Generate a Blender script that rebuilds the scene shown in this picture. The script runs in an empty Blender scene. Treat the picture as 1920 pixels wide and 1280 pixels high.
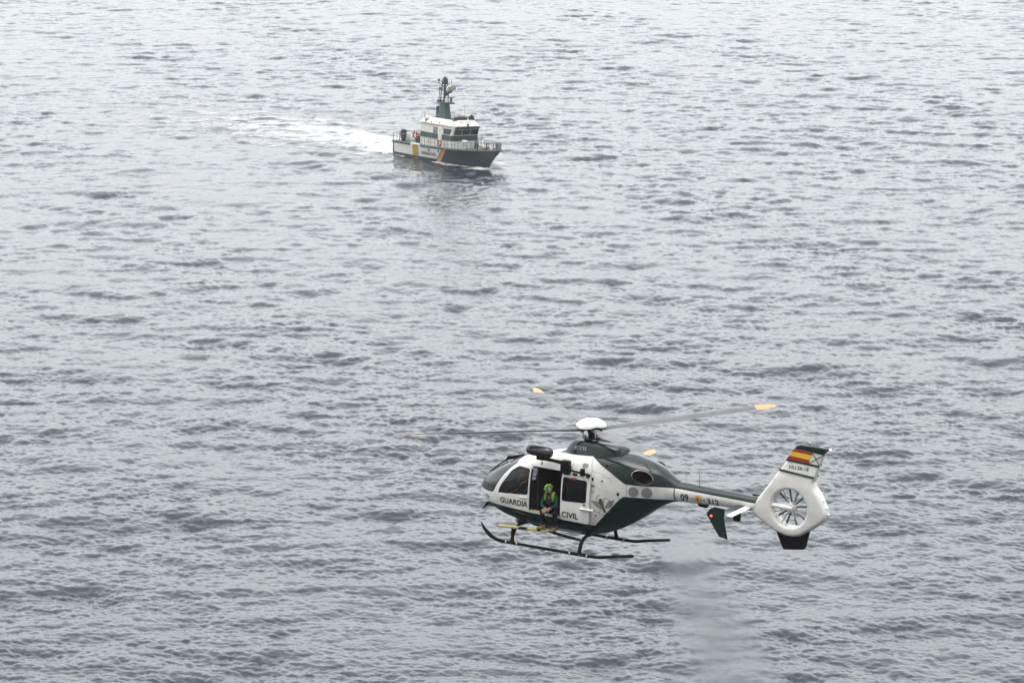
import bpy, bmesh, math, random
import numpy as np
from mathutils import Vector, Matrix, Euler
from mathutils.bvhtree import BVHTree

R = math.radians
S = bpy.context.scene
COL = S.collection

# ------------------------------------------------------------------ camera, sky, sun, exposure
EYE = 56.0                                   # the photographer stands on a cliff 56 m above the water
PITCH = 10.7329
cam_d = bpy.data.cameras.new("camera")
cam = bpy.data.objects.new("camera", cam_d)
COL.objects.link(cam)
cam.location = (0, 0, EYE)
cam.rotation_euler = (R(90 - PITCH), 0, 0)
cam_d.sensor_width = 36.0
cam_d.lens = 6000 / 1920 * 36.0
cam_d.clip_start = 1.0
cam_d.clip_end = 30000
S.camera = cam

SUN_EL, SUN_AZ = 80.0, 200.0                  # degrees; azimuth measured to the right of the view direction
w = bpy.data.worlds.new("World")
S.world = w
w.use_nodes = True
nt = w.node_tree
sky = nt.nodes.new("ShaderNodeTexSky")
sky.sky_type = 'NISHITA'
sky.sun_disc = False
sky.sun_elevation = R(SUN_EL)
sky.sun_rotation = R(SUN_AZ)
sky.air_density = 1.0
sky.dust_density = 3.0
sky.ozone_density = 1.0
hsv = nt.nodes.new("ShaderNodeHueSaturation")   # overcast: the blue is washed out of the sky
hsv.inputs["Saturation"].default_value = 0.14
bg = nt.nodes["Background"]
nt.links.new(sky.outputs[0], hsv.inputs["Color"])
tcw = nt.nodes.new("ShaderNodeTexCoord")          # brightness by height, peaking low in the sky, shaped for the sea's reflections
sep = nt.nodes.new("ShaderNodeSeparateXYZ")
mr = nt.nodes.new("ShaderNodeValToRGB")          # factor by height above the horizon, halved to fit the ramp
mr.color_ramp.interpolation = 'B_SPLINE'
el = mr.color_ramp.elements
for k, (p, v) in enumerate(((0.0, 1.15), (0.16, 1.62), (0.30, 1.98), (0.62, 1.55), (1.0, 1.45))):
    e = el[k] if k < 2 else el.new(p)
    e.position = p
    e.color = (v / 2.5, v / 2.5, v / 2.5, 1)
vm = nt.nodes.new("ShaderNodeVectorMath"); vm.operation = 'SCALE'
nt.links.new(tcw.outputs["Generated"], sep.inputs[0])
nt.links.new(sep.outputs["Z"], mr.inputs["Fac"])
nt.links.new(hsv.outputs[0], vm.inputs[0])
mb = nt.nodes.new("ShaderNodeMapRange")          # sky dimmed behind the camera, added to darken the sides facing it
for k, v in (("From Min", -0.75), ("From Max", 0.25), ("To Min", 0.30), ("To Max", 1.0)):
    mb.inputs[k].default_value = v
mm = nt.nodes.new("ShaderNodeMath"); mm.operation = 'MULTIPLY'
nt.links.new(sep.outputs["Y"], mb.inputs["Value"])
m25 = nt.nodes.new("ShaderNodeMath"); m25.operation = 'MULTIPLY'; m25.inputs[1].default_value = 2.5
nt.links.new(mr.outputs[0], m25.inputs[0])
nt.links.new(m25.outputs[0], mm.inputs[0])
nt.links.new(mb.outputs[0], mm.inputs[1])
nt.links.new(mm.outputs[0], vm.inputs["Scale"])
nt.links.new(vm.outputs[0], bg.inputs["Color"])
bg.inputs["Strength"].default_value = 0.14

sd = bpy.data.lights.new("sun", 'SUN')
sd.energy = 0.5
sd.angle = R(60)
sd.color = (1.0, 0.96, 0.91)
sun = bpy.data.objects.new("sun", sd)
COL.objects.link(sun)
_d = Vector((math.sin(R(SUN_AZ)) * math.cos(R(SUN_EL)), math.cos(R(SUN_AZ)) * math.cos(R(SUN_EL)), math.sin(R(SUN_EL))))
sun.rotation_euler = _d.to_track_quat('Z', 'Y').to_euler()

S.view_settings.view_transform = 'Standard'
S.view_settings.look = 'None'
S.view_settings.gamma = 1.0
S.view_settings.use_curve_mapping = False
S.view_settings.exposure = 1.29
S.cycles.max_bounces = 8
S.cycles.volume_bounces = 3
S.cycles.use_denoising = True

# ------------------------------------------------------------------ helpers: objects, labels, materials
def tag(o, label=None, cat=None, group=None, kind=None):
    if label: o["label"] = label
    if cat: o["category"] = cat
    if group: o["group"] = group
    if kind: o["kind"] = kind
    return o

def empty(name, loc=(0, 0, 0), rot=(0, 0, 0)):
    o = bpy.data.objects.new(name, None)
    COL.objects.link(o)
    o.location = loc
    o.rotation_euler = rot
    return o

def new_mat(name, color, rough=0.5, metal=0.0, spec=0.5, coat=0.0):
    m = bpy.data.materials.new(name)
    m.use_nodes = True
    p = m.node_tree.nodes["Principled BSDF"]
    p.inputs["Base Color"].default_value = (*color, 1)
    p.inputs["Roughness"].default_value = rough
    p.inputs["Metallic"].default_value = metal
    p.inputs["Specular IOR Level"].default_value = spec
    p.inputs["Coat Weight"].default_value = coat
    return m

def link_mesh(name, verts, faces, mats, parent=None, smooth=True, idx=None):
    me = bpy.data.meshes.new(name)
    me.from_pydata([tuple(v) for v in verts], [], [tuple(f) for f in faces])
    for m in (mats if isinstance(mats, (list, tuple)) else [mats]):
        me.materials.append(m)
    if idx is not None:
        me.polygons.foreach_set("material_index", idx)
    me.polygons.foreach_set("use_smooth", [smooth] * len(me.polygons))
    o = bpy.data.objects.new(name, me)
    COL.objects.link(o)
    if parent: o.parent = parent
    return o
# ------------------------------------------------------------------ the sea: a real wave surface from two wave spectra
def wave_tile(n, L, wind, wdir, lo, hi, seed, spread=4.0):
    """height and horizontal drift of a periodic n x n tile L metres wide, waves between the lengths lo and hi"""
    rng = np.random.default_rng(seed)
    k1 = 2 * np.pi * np.fft.fftfreq(n, L / n)
    kx, ky = np.meshgrid(k1, k1)
    k = np.hypot(kx, ky)
    k[0, 0] = 1e-6
    Lw = wind * wind / 9.81
    c = (kx * math.cos(wdir) + ky * math.sin(wdir)) / k
    p = np.exp(-1.0 / (k * Lw) ** 2) / k ** 4
    p *= np.where(c > 0, np.abs(c) ** spread + 0.10, 0.10 + 0.05 * np.abs(c))
    kl, kh = 2 * np.pi / hi, 2 * np.pi / lo
    p *= 1 / (1 + (kl / k) ** 12) / (1 + (k / kh) ** 12)
    p[0, 0] = 0
    a = np.sqrt(p) * (rng.normal(size=(n, n)) + 1j * rng.normal(size=(n, n)))
    h = np.fft.ifft2(a).real
    dx = np.fft.ifft2(1j * kx / k * a).real
    dy = np.fft.ifft2(1j * ky / k * a).real
    sc = 1.0 / h.std()
    return (h * sc).astype(np.float32), (dx * sc).astype(np.float32), (dy * sc).astype(np.float32)

def sample(t, L, x, y):
    n = t.shape[0]
    u = np.mod(x / L, 1.0) * n
    v = np.mod(y / L, 1.0) * n
    i = u.astype(np.int32); j = v.astype(np.int32)
    fu = (u - i).astype(np.float32); fv = (v - j).astype(np.float32)
    i %= n; j %= n
    i2 = (i + 1) % n; j2 = (j + 1) % n
    return (t[j, i] * (1 - fu) + t[j, i2] * fu) * (1 - fv) + (t[j2, i] * (1 - fu) + t[j2, i2] * fu) * fv

def smooth_noise(x, y, size, seed):
    rng = np.random.default_rng(seed)
    t = rng.normal(size=(64, 64))
    k1 = np.fft.fftfreq(64)
    kx, ky = np.meshgrid(k1, k1)
    t = np.fft.ifft2(np.fft.fft2(t) * np.exp(-(kx ** 2 + ky ** 2) * 260)).real
    t = (t / t.std()).astype(np.float32)
    return sample(t, size * 8, x, y)

WDIR = R(-102)                                 # the wind blows towards the camera, a little to the left
TILES = [(wave_tile(1024, 311.0, 4.5, WDIR, 2.5, 45.0, 3, 2.2), 311.0, 0.0, 0.106, 1.0),
         (wave_tile(1024, 79.0, 4.0, WDIR, 0.7, 3.8, 5, 1.2), 79.0, 0.35, 0.0335, 0.75),
         (wave_tile(1024, 37.0, 3.0, WDIR, 0.22, 1.0, 8, 1.0), 37.0, -0.5, 0.0165, 0.6)]

def sea_state(x, y):
    """dx, dy, z of the water at each point"""
    g = np.clip(0.98 + 0.16 * smooth_noise(x, y, 60.0, 11) + 0.24 * smooth_noise(x + 0.3 * y, y * 1.6, 9.0, 12), 0.3, 2.3)
    ox = np.zeros_like(x); oy = np.zeros_like(x); oz = np.zeros_like(x)
    for n, ((h, dx, dy), L, rot, amp, chop) in enumerate(TILES):
        c, s = math.cos(rot), math.sin(rot)
        xr, yr = c * x + s * y + 17 * n, -s * x + c * y + 5 * n
        a = amp * (0.45 + 0.55 * g)
        z0 = oz.copy()
        oz += a * sample(h, L, xr, yr)
        ddx = -a * chop * sample(dx, L, xr, yr); ddy = -a * chop * sample(dy, L, xr, yr)
        if n < 2:                                  # the wind tips the crests forward
            hh = oz - z0
            ox += 0.3 * hh * math.cos(WDIR); oy += 0.3 * hh * math.sin(WDIR)
        ox += c * ddx - s * ddy
        oy += s * ddx + c * ddy
    return ox, oy, oz

def sea_grid():
    r = [0.0, 25, 45, 65, 85, 105, 120, 132, 142, 150]
    v = 158.0
    while v < 1000:
        r.append(v)
        v += min(max(0.11, v * v / (56 * 3840.0) * 0.75), 0.5)
    while v < 26000:
        r.append(v)
        v *= 1.03
    a = list(np.linspace(-13.5, 13.5, 1650))
    st = a[1] - a[0]
    b = a[-1]
    while b + st < 180:
        st = min(st * 1.25, 6.0)
        b += st
        if b < 180:
            a.append(b); a.insert(0, -b)
    return np.array(r), np.radians(np.array(a))

def fast_mesh(name, X, Y, Z, closed, mats):
    """a mesh from a rows x columns grid of points, closed round the columns"""
    nr, nc = X.shape
    me = bpy.data.meshes.new(name)
    me.vertices.add(nr * nc)
    co = np.stack([X, Y, Z], -1).astype(np.float32).ravel()
    me.vertices.foreach_set("co", co)
    i = np.arange(nr - 1)[:, None] * nc
    j = np.arange(nc if closed else nc - 1)[None, :]
    j2 = (j + 1) % nc
    q = np.stack([i + j, i + nc + j, i + nc + j2, i + j2], -1).reshape(-1, 4)[:, ::-1]
    nf = len(q)
    me.loops.add(nf * 4)
    me.loops.foreach_set("vertex_index", q.ravel().astype(np.int32))
    me.polygons.add(nf)
    me.polygons.foreach_set("loop_start", np.arange(nf, dtype=np.int32) * 4)
    me.polygons.foreach_set("use_smooth", np.ones(nf, dtype=bool))
    me.update(calc_edges=True)
    for m in mats: me.materials.append(m)
    return me

def water_material():
    m = new_mat("sea_water", (0.010, 0.017, 0.024), 0.07)
    n, l = m.node_tree.nodes, m.node_tree.links
    p = n["Principled BSDF"]
    p.inputs["IOR"].default_value = 1.333
    tc = n.new("ShaderNodeTexCoord")
    mp = n.new("ShaderNodeMapping"); mp.inputs["Scale"].default_value = (1.0, 1.5, 1.0)
    nz = n.new("ShaderNodeTexNoise"); nz.inputs["Scale"].default_value = 4.5; nz.inputs["Detail"].default_value = 3
    b = n.new("ShaderNodeBump"); b.inputs["Strength"].default_value = 0.5; b.inputs["Distance"].default_value = 0.05
    l.new(tc.outputs["Object"], mp.inputs["Vector"]); l.new(mp.outputs[0], nz.inputs["Vector"])
    l.new(nz.outputs["Fac"], b.inputs["Height"]); l.new(b.outputs[0], p.inputs["Normal"])
    return m

_r, _a = sea_grid()
RR, AA = np.meshgrid(_r, _a, indexing='ij')
SX, SY = RR * np.sin(AA), RR * np.cos(AA)
OX, OY, OZ = sea_state(SX, SY)
_f = np.clip((RR - 60) / 60, 0, 1) * np.clip((6000 - RR) / 4000, 0.0, 1)
water = bpy.data.objects.new("water", fast_mesh("water", SX + OX * _f, SY + OY * _f, OZ * _f, True, [water_material()]))
COL.objects.link(water)
tag(water, kind="structure")
# ------------------------------------------------------------------ damp sea air
hm = bpy.data.materials.new("sea_haze")
hm.use_nodes = True
hm.node_tree.nodes.clear()
_o = hm.node_tree.nodes.new("ShaderNodeOutputMaterial")
_v = hm.node_tree.nodes.new("ShaderNodeVolumePrincipled")
_v.inputs["Color"].default_value = (0.93, 0.94, 0.96, 1)
_v.inputs["Density"].default_value = 0.00012
_v.inputs["Anisotropy"].default_value = 0.2
hm.node_tree.links.new(_v.outputs[0], _o.inputs["Volume"])
_hx, _hy0, _hy1, _hz0, _hz1 = 27000, -27000, 27000, -4.0, 60.0
haze = link_mesh("haze", [(x, y, z) for z in (_hz0, _hz1) for y in (_hy0, _hy1) for x in (-_hx, _hx)],
                 [(0, 2, 3, 1), (4, 5, 7, 6), (0, 1, 5, 4), (2, 6, 7, 3), (0, 4, 6, 2), (1, 3, 7, 5)], hm, smooth=False)
tag(haze, kind="stuff")
# ------------------------------------------------------------------ helicopter: shared shapes
HELI_LOC = (-0.717, 85.324, 34.709)
HYAW, HPITCH, HROLL = R(31.459), R(1.334), R(0.11)
def heli_matrix():
    ca, sa = math.cos(HYAW), math.sin(HYAW)
    cp, sp = math.cos(HPITCH), math.sin(HPITCH)
    cr, sr = math.cos(HROLL), math.sin(HROLL)
    rz = Matrix(((ca, sa, 0), (-sa, ca, 0), (0, 0, 1)))
    ry = Matrix(((cp, 0, sp), (0, 1, 0), (-sp, 0, cp)))
    rx = Matrix(((1, 0, 0), (0, cr, -sr), (0, sr, cr)))
    return Matrix.Translation(HELI_LOC) @ (rz @ ry @ rx).to_4x4()

def spline(xs, ys, x):
    """monotone cubic through the points"""
    xs, ys, x = np.asarray(xs, float), np.asarray(ys, float), np.asarray(x, float)
    h = np.diff(xs); d = np.diff(ys) / h
    m = np.zeros_like(ys); m[0], m[-1] = d[0], d[-1]
    for i in range(1, len(xs) - 1):
        if d[i - 1] * d[i] > 0:
            w1, w2 = 2 * h[i] + h[i - 1], h[i] + 2 * h[i - 1]
            m[i] = (w1 + w2) / (w1 / d[i - 1] + w2 / d[i])
    i = np.clip(np.searchsorted(xs, x) - 1, 0, len(xs) - 2)
    t = (x - xs[i]) / h[i]
    return (ys[i] * (1 + 2 * t) * (1 - t) ** 2 + h[i] * m[i] * t * (1 - t) ** 2
            + ys[i + 1] * t * t * (3 - 2 * t) + h[i] * m[i + 1] * t * t * (t - 1))

def catmull(P, n):
    """a smooth chain through the control points P (k x 2), n points per span"""
    P = np.asarray(P, float)
    Q = np.vstack([P[1] * [-1, 1], P, P[-2] * [-1, 1]])      # mirrored ends: the section closes smoothly on the centre line
    out = []
    for i in range(1, len(Q) - 2):
        for t in np.linspace(0, 1, n, endpoint=False):
            a, b, c, d = Q[i - 1], Q[i], Q[i + 1], Q[i + 2]
            out.append(0.5 * (2 * b + (c - a) * t + (2 * a - 5 * b + 4 * c - d) * t * t + (3 * b - a - 3 * c + d) * t ** 3))
    out.append(P[-1])
    return np.array(out)

# x, belly, then (half width, height) of belly corner, lower side, middle, upper side, roof shoulder, roof
ST = [
 (-0.10, 1.05, .03, 1.06, .05, 1.08, .06, 1.11, .05, 1.14, .03, 1.16, 1.17),
 ( 0.00, 0.96, .15, 0.97, .26, 1.04, .28, 1.13, .25, 1.23, .15, 1.31, 1.33),
 ( 0.20, 0.83, .27, 0.85, .45, 0.96, .48, 1.15, .43, 1.35, .27, 1.50, 1.55),
 ( 0.50, 0.66, .36, 0.69, .60, 0.86, .65, 1.15, .58, 1.48, .37, 1.70, 1.76),
 ( 0.90, 0.53, .44, 0.56, .69, 0.77, .75, 1.15, .67, 1.64, .44, 1.91, 1.99),
 ( 1.40, 0.45, .50, 0.48, .75, 0.72, .80, 1.15, .73, 1.77, .50, 2.11, 2.20),
 ( 2.00, 0.42, .54, 0.44, .78, 0.70, .82, 1.15, .76, 1.86, .55, 2.26, 2.37),
 ( 2.70, 0.40, .54, 0.42, .78, 0.70, .82, 1.18, .77, 1.92, .57, 2.39, 2.53),
 ( 3.50, 0.40, .52, 0.42, .77, 0.72, .82, 1.25, .78, 1.98, .57, 2.47, 2.63),
 ( 3.90, 0.46, .48, 0.48, .74, 0.82, .80, 1.35, .77, 2.05, .56, 2.50, 2.66),
 ( 4.40, 0.64, .40, 0.67, .64, 1.02, .73, 1.50, .71, 2.08, .53, 2.51, 2.66),
 ( 4.90, 0.94, .31, 0.97, .51, 1.24, .61, 1.64, .60, 2.09, .46, 2.44, 2.58),
 ( 5.45, 1.33, .21, 1.36, .35, 1.52, .42, 1.79, .41, 2.08, .31, 2.32, 2.41),
 ( 5.80, 1.52, .14, 1.54, .24, 1.65, .285, 1.83, .26, 2.03, .17, 2.16, 2.20),
 ( 5.97, 1.57, .12, 1.595, .215, 1.70, .25, 1.835, .215, 1.98, .12, 2.08, 2.105)]
XS = [s[0] for s in ST]

def fuselage_grid(nx=150, n=7):
    x = np.concatenate([np.linspace(-0.10, 0.5, 40)[:-1], np.linspace(0.5, 5.97, nx)])
    cols = [spline(XS, [s[k] for s in ST], x) for k in range(1, 13)]
    rows = []
    for i in range(len(x)):
        c = [q[i] for q in cols]
        P = [(0, c[0]), (c[1], c[2]), (c[3], c[4]), (c[5], c[6]), (c[7], c[8]), (c[9], c[10]), (0, c[11])]
        h = catmull(P, n)
        full = np.vstack([h, (h[1:-1] * [-1, 1])[::-1]])
        rows.append(np.column_stack([np.full(len(full), x[i]), full]))
    return np.array(rows)

def loft_faces(nr, nc, cap0=False, cap1=False):
    f = [(i * nc + j, i * nc + (j + 1) % nc, (i + 1) * nc + (j + 1) % nc, (i + 1) * nc + j) for i in range(nr - 1) for j in range(nc)]
    if cap0: f.append(tuple(range(nc))[::-1])
    if cap1: f.append(tuple((nr - 1) * nc + j for j in range(nc)))
    return f

FG = fuselage_grid()
FV = FG.reshape(-1, 3)
FF = loft_faces(FG.shape[0], FG.shape[1], True, False)
FBVH = BVHTree.FromPolygons([tuple(v) for v in FV], FF)
#---CUT
# ------------------------------------------------------------------ mesh helpers
def mesh_obj(name, bm, mats, parent=None, sharp=38, smooth=True):
    bmesh.ops.recalc_face_normals(bm, faces=bm.faces)
    me = bpy.data.meshes.new(name)
    bm.to_mesh(me); bm.free()
    for m in (mats if isinstance(mats, (list, tuple)) else [mats]): me.materials.append(m)
    me.polygons.foreach_set("use_smooth", [smooth] * len(me.polygons))
    if smooth and sharp: me.set_sharp_from_angle(angle=R(sharp))
    o = bpy.data.objects.new(name, me)
    COL.objects.link(o)
    if parent: o.parent = parent
    return o

def islands(name, bm, mats, parent, **k):
    """every separate piece of a mesh becomes an object of its own"""
    left = set(bm.verts); out = []
    while left:
        seed = left.pop(); grp = {seed}; st = [seed]
        while st:
            v = st.pop()
            for e in v.link_edges:
                q = e.other_vert(v)
                if q not in grp: grp.add(q); st.append(q)
        left -= grp
        b2 = bmesh.new(); m = {v: b2.verts.new(v.co) for v in grp}
        for f in {f for v in grp for f in v.link_faces}:
            b2.faces.new([m[v] for v in f.verts]).material_index = f.material_index
        out.append(mesh_obj(name, b2, mats, parent, **k))
    bm.free()
    return out

def bm_tube(bm, pts, rad, n=10, squash=(1, 1), caps=True, mat=0):
    """a round bar through the points, one radius or one per point"""
    P = [Vector(p) for p in pts]
    if not isinstance(rad, (list, tuple)): rad = [rad] * len(P)
    rings = []; up = None
    for i, p in enumerate(P):
        t = (P[min(i + 1, len(P) - 1)] - P[max(i - 1, 0)]).normalized()
        if up is None:
            up = Vector((0, 0, 1)) if abs(t.z) < 0.9 else Vector((1, 0, 0))
        a = t.cross(up).normalized(); b = a.cross(t).normalized(); up = b
        rings.append([bm.verts.new(p + a * math.cos(2 * math.pi * k / n) * rad[i] * squash[0] + b * math.sin(2 * math.pi * k / n) * rad[i] * squash[1]) for k in range(n)])
    for r0, r1 in zip(rings, rings[1:]):
        for k in range(n):
            f = bm.faces.new((r0[k], r0[(k + 1) % n], r1[(k + 1) % n], r1[k])); f.material_index = mat
    if caps:
        for r in (rings[0], rings[-1]):
            f = bm.faces.new(r); f.material_index = mat
    return bm

def bm_box(bm, c, s, bevel=0.0, rot=None, mat=0):
    M = Matrix.Translation(c) @ (rot.to_matrix().to_4x4() if rot else Matrix()) @ Matrix.Diagonal((*s, 1))
    g = bmesh.ops.create_cube(bm, size=1.0, matrix=M)
    fs = list({f for v in g["verts"] for f in v.link_faces})
    for f in fs: f.material_index = mat
    if bevel:
        es = list({e for v in g["verts"] for e in v.link_edges})
        bmesh.ops.bevel(bm, geom=es, offset=bevel, segments=2, affect='EDGES', profile=0.6)
    return bm

def bm_ball(bm, c, s, seg=16, rot=None, mat=0):
    M = Matrix.Translation(c) @ (rot.to_matrix().to_4x4() if rot else Matrix()) @ Matrix.Diagonal((*s, 1))
    g = bmesh.ops.create_uvsphere(bm, u_segments=seg, v_segments=max(6, seg // 2), radius=1.0, matrix=M)
    for f in {f for v in g["verts"] for f in v.link_faces}: f.material_index = mat
    return bm

def bm_prism(bm, poly, y0, y1, axis='y', mat=0):
    """a polygon in the x-z plane given thickness from y0 to y1"""
    def p(a, b, y): return (a, y, b) if axis == 'y' else ((a, b, y) if axis == 'z' else (y, a, b))
    A = [bm.verts.new(p(a, b, y0)) for a, b in poly]
    B = [bm.verts.new(p(a, b, y1)) for a, b in poly]
    fs = [bm.faces.new(A), bm.faces.new(B[::-1])]
    n = len(poly)
    for i in range(n): fs.append(bm.faces.new((A[i], B[i], B[(i + 1) % n], A[(i + 1) % n])))
    for f in fs: f.material_index = mat
    return bm

def inside(poly, x, z):
    c = False; n = len(poly)
    for i in range(n):
        (x1, z1), (x2, z2) = poly[i], poly[(i + 1) % n]
        if (z1 > z) != (z2 > z) and x < (x2 - x1) * (z - z1) / (z2 - z1) + x1: c = not c
    return c

def cut_region(bm, poly, side=0, mat=None):
    """cut the outline of a polygon, seen from the side, into the skin; returns the faces inside it"""
    x0, x1 = min(p[0] for p in poly) - .02, max(p[0] for p in poly) + .02
    z0, z1 = min(p[1] for p in poly) - .02, max(p[1] for p in poly) + .02
    def near():
        o = []
        for f in bm.faces:
            c = f.calc_center_median()
            if side and c.y * side < 0: continue
            if max(v.co.x for v in f.verts) < x0 or min(v.co.x for v in f.verts) > x1: continue
            if max(v.co.z for v in f.verts) < z0 or min(v.co.z for v in f.verts) > z1: continue
            o.append(f)
        return o
    n = len(poly)
    for i in range(n):
        (a, b), (c, d) = poly[i], poly[(i + 1) % n]
        fs = near()
        g = set(fs)
        for f in fs:
            g.update(f.edges); g.update(f.verts)
        bmesh.ops.bisect_plane(bm, geom=list(g), plane_co=(a, 0, b), plane_no=Vector((-(d - b), 0, c - a)).normalized(), dist=1e-5)
    out = []
    for f in near():
        c = f.calc_center_median()
        if inside(poly, c.x, c.z):
            out.append(f)
            if mat is not None: f.material_index = mat
    return out

def rounded(poly, r, n=4):
    out = []; k = len(poly)
    for i in range(k):
        p, a, b = Vector(poly[i]), Vector(poly[i - 1]), Vector(poly[(i + 1) % k])
        q0 = p + (a - p).normalized() * r; q1 = p + (b - p).normalized() * r
        for t in np.linspace(0, 1, n + 1):
            q = q0 * (1 - t) ** 2 + p * 2 * t * (1 - t) + q1 * t * t
            out.append((q.x, q.y))
    return out

def split_off(bm, faces, name, mats, parent, delete=True, drop=0.0):
    """move faces of a skin into a part of their own"""
    b2 = bmesh.new(); vm = {}
    for f in faces:
        vs = []
        for v in f.verts:
            if v not in vm: vm[v] = b2.verts.new(v.co - v.normal * drop)
            vs.append(vm[v])
        b2.faces.new(vs)
    if delete: bmesh.ops.delete(bm, geom=faces, context='FACES')
    return mesh_obj(name, b2, mats, parent, sharp=60)

def surf_y(bvh, x, z, side=-1):
    h = bvh.ray_cast(Vector((x, 6 * side, z)), Vector((0, -side, 0)))[0]
    return h.y if h else None

def project(bm, bvh, side, off):
    """lay a flat mesh drawn in the x-z plane onto a surface"""
    last = 0.0
    for v in bm.verts:
        y = bvh(v.co.x, v.co.z) if callable(bvh) else surf_y(bvh, v.co.x, v.co.z, side)
        if y is None: y = last
        last = y
        v.co.y = y + side * off

def slice_flat(bm, step):
    for ax in (0, 2):
        lo = min(v.co[ax] for v in bm.verts); hi = max(v.co[ax] for v in bm.verts)
        c = lo + step
        while c < hi:
            no = [0, 0, 0]; no[ax] = 1; co = [0, 0, 0]; co[ax] = c
            bmesh.ops.bisect_plane(bm, geom=bm.verts[:] + bm.edges[:] + bm.faces[:], plane_co=co, plane_no=no, dist=1e-6)
            c += step

def decal(name, polys, bvh, mats, parent, side=-1, off=0.010, step=0.06):
    """thin painted or glued-on shapes following a surface; polys: [(polygon, material index)]"""
    bm = bmesh.new()
    for k, (poly, mi) in enumerate(polys):
        b = bmesh.new()
        b.faces.new([b.verts.new((x, 0, z)) for x, z in poly])
        slice_flat(b, step)
        for f in b.faces: f.material_index = mi
        project(b, bvh, side, off + 0.0025 * k)
        me = bpy.data.meshes.new("tmp"); b.to_mesh(me); b.free(); bm.from_mesh(me); bpy.data.meshes.remove(me)
    return mesh_obj(name, bm, mats, parent, sharp=60)

def lettering(name, s, x0, x1, zb, h, bvh, m, parent, side=-1, off=0.011, step=0.05, bold=0.0, xmap=None):
    """words on a surface, fitted between x0 and x1, zb the height of the base line"""
    cu = bpy.data.curves.new("tmp", 'FONT')
    cu.body = s; cu.size = 1.0; cu.offset = bold; cu.resolution_u = 3
    t = bpy.data.objects.new("tmp", cu); COL.objects.link(t)
    me = bpy.data.meshes.new_from_object(t.evaluated_get(bpy.context.evaluated_depsgraph_get()))
    bpy.data.objects.remove(t); bpy.data.curves.remove(cu)
    bm = bmesh.new(); bm.from_mesh(me); bpy.data.meshes.remove(me)
    lx = [v.co.x for v in bm.verts]; ly = [v.co.y for v in bm.verts]
    for v in bm.verts:
        u = (v.co.x - min(lx)) / (max(lx) - min(lx)); q = (v.co.y - min(ly)) / (max(ly) - min(ly))
        v.co = (x0 + (x1 - x0) * u, 0, zb + h * q)
    slice_flat(bm, step)
    project(bm, bvh, side, off)
    return mesh_obj(name, bm, m, parent, sharp=60)

def stroke_polys(pts, wd):
    """a line drawn as butted quads"""
    P = [Vector(p) for p in pts]; o = []; L = []
    for i, p in enumerate(P):
        t = (P[min(i + 1, len(P) - 1)] - P[max(i - 1, 0)]).normalized()
        nrm = Vector((-t.y, t.x)) * wd / 2
        L.append((p + nrm, p - nrm))
    for (a, b), (c, d) in zip(L, L[1:]): o.append([tuple(a), tuple(b), tuple(d), tuple(c)])
    return o

def circle(cx, cz, r, n=24, rz=None):
    return [(cx + r * math.cos(2 * math.pi * k / n), cz + (rz or r) * math.sin(2 * math.pi * k / n)) for k in range(n)]

# ------------------------------------------------------------------ materials
def paint(name, c, rough=0.32, dirt=0.12, coat=0.25, scale=3.0):
    """coated paint with faint uneven wear"""
    m = new_mat(name, c, rough, coat=coat)
    n, l = m.node_tree.nodes, m.node_tree.links
    p = n["Principled BSDF"]
    tc = n.new("ShaderNodeTexCoord"); nz = n.new("ShaderNodeTexNoise")
    nz.inputs["Scale"].default_value = scale; nz.inputs["Detail"].default_value = 5
    r = n.new("ShaderNodeMapRange")
    r.inputs["From Min"].default_value = 0.35; r.inputs["From Max"].default_value = 0.7
    r.inputs["To Min"].default_value = 1.0; r.inputs["To Max"].default_value = 1.0 - dirt
    mul = n.new("ShaderNodeVectorMath"); mul.operation = 'SCALE'
    mul.inputs[0].default_value = c
    l.new(tc.outputs["Object"], nz.inputs["Vector"]); l.new(nz.outputs["Fac"], r.inputs["Value"])
    l.new(r.outputs[0], mul.inputs["Scale"]); l.new(mul.outputs[0], p.inputs["Base Color"])
    r2 = n.new("ShaderNodeMapRange")
    r2.inputs["To Min"].default_value = rough * 0.8; r2.inputs["To Max"].default_value = min(1, rough * 1.35)
    l.new(nz.outputs["Fac"], r2.inputs["Value"]); l.new(r2.outputs[0], p.inputs["Roughness"])
    return m

def two_sided(m, inner):
    """a skin whose inner side has its own dark lining"""
    n, l = m.node_tree.nodes, m.node_tree.links
    p = n["Principled BSDF"]; src = p.inputs["Base Color"].links[0].from_socket
    g = n.new("ShaderNodeNewGeometry"); mx = n.new("ShaderNodeMix"); mx.data_type = 'RGBA'
    l.new(g.outputs["Backfacing"], mx.inputs["Factor"]); l.new(src, mx.inputs["A"])
    mx.inputs["B"].default_value = (*inner, 1)
    l.new(mx.outputs["Result"], p.inputs["Base Color"])
    return m

def glass(name, tint, rough=0.02, ior=1.52):
    m = bpy.data.materials.new(name); m.use_nodes = True
    n, l = m.node_tree.nodes, m.node_tree.links
    n.remove(n["Principled BSDF"])
    t = n.new("ShaderNodeBsdfTransparent"); t.inputs[0].default_value = (*tint, 1)
    g = n.new("ShaderNodeBsdfGlossy"); g.inputs["Roughness"].default_value = rough
    f = n.new("ShaderNodeFresnel"); f.inputs["IOR"].default_value = ior
    mx = n.new("ShaderNodeMixShader")
    l.new(f.outputs[0], mx.inputs[0]); l.new(t.outputs[0], mx.inputs[1]); l.new(g.outputs[0], mx.inputs[2])
    l.new(mx.outputs[0], n["Material Output"].inputs["Surface"])
    return m

def lamp_mat(name, c, e):
    m = new_mat(name, c, 0.3)
    p = m.node_tree.nodes["Principled BSDF"]
    p.inputs["Emission Color"].default_value = (*c, 1); p.inputs["Emission Strength"].default_value = e
    return m

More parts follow.
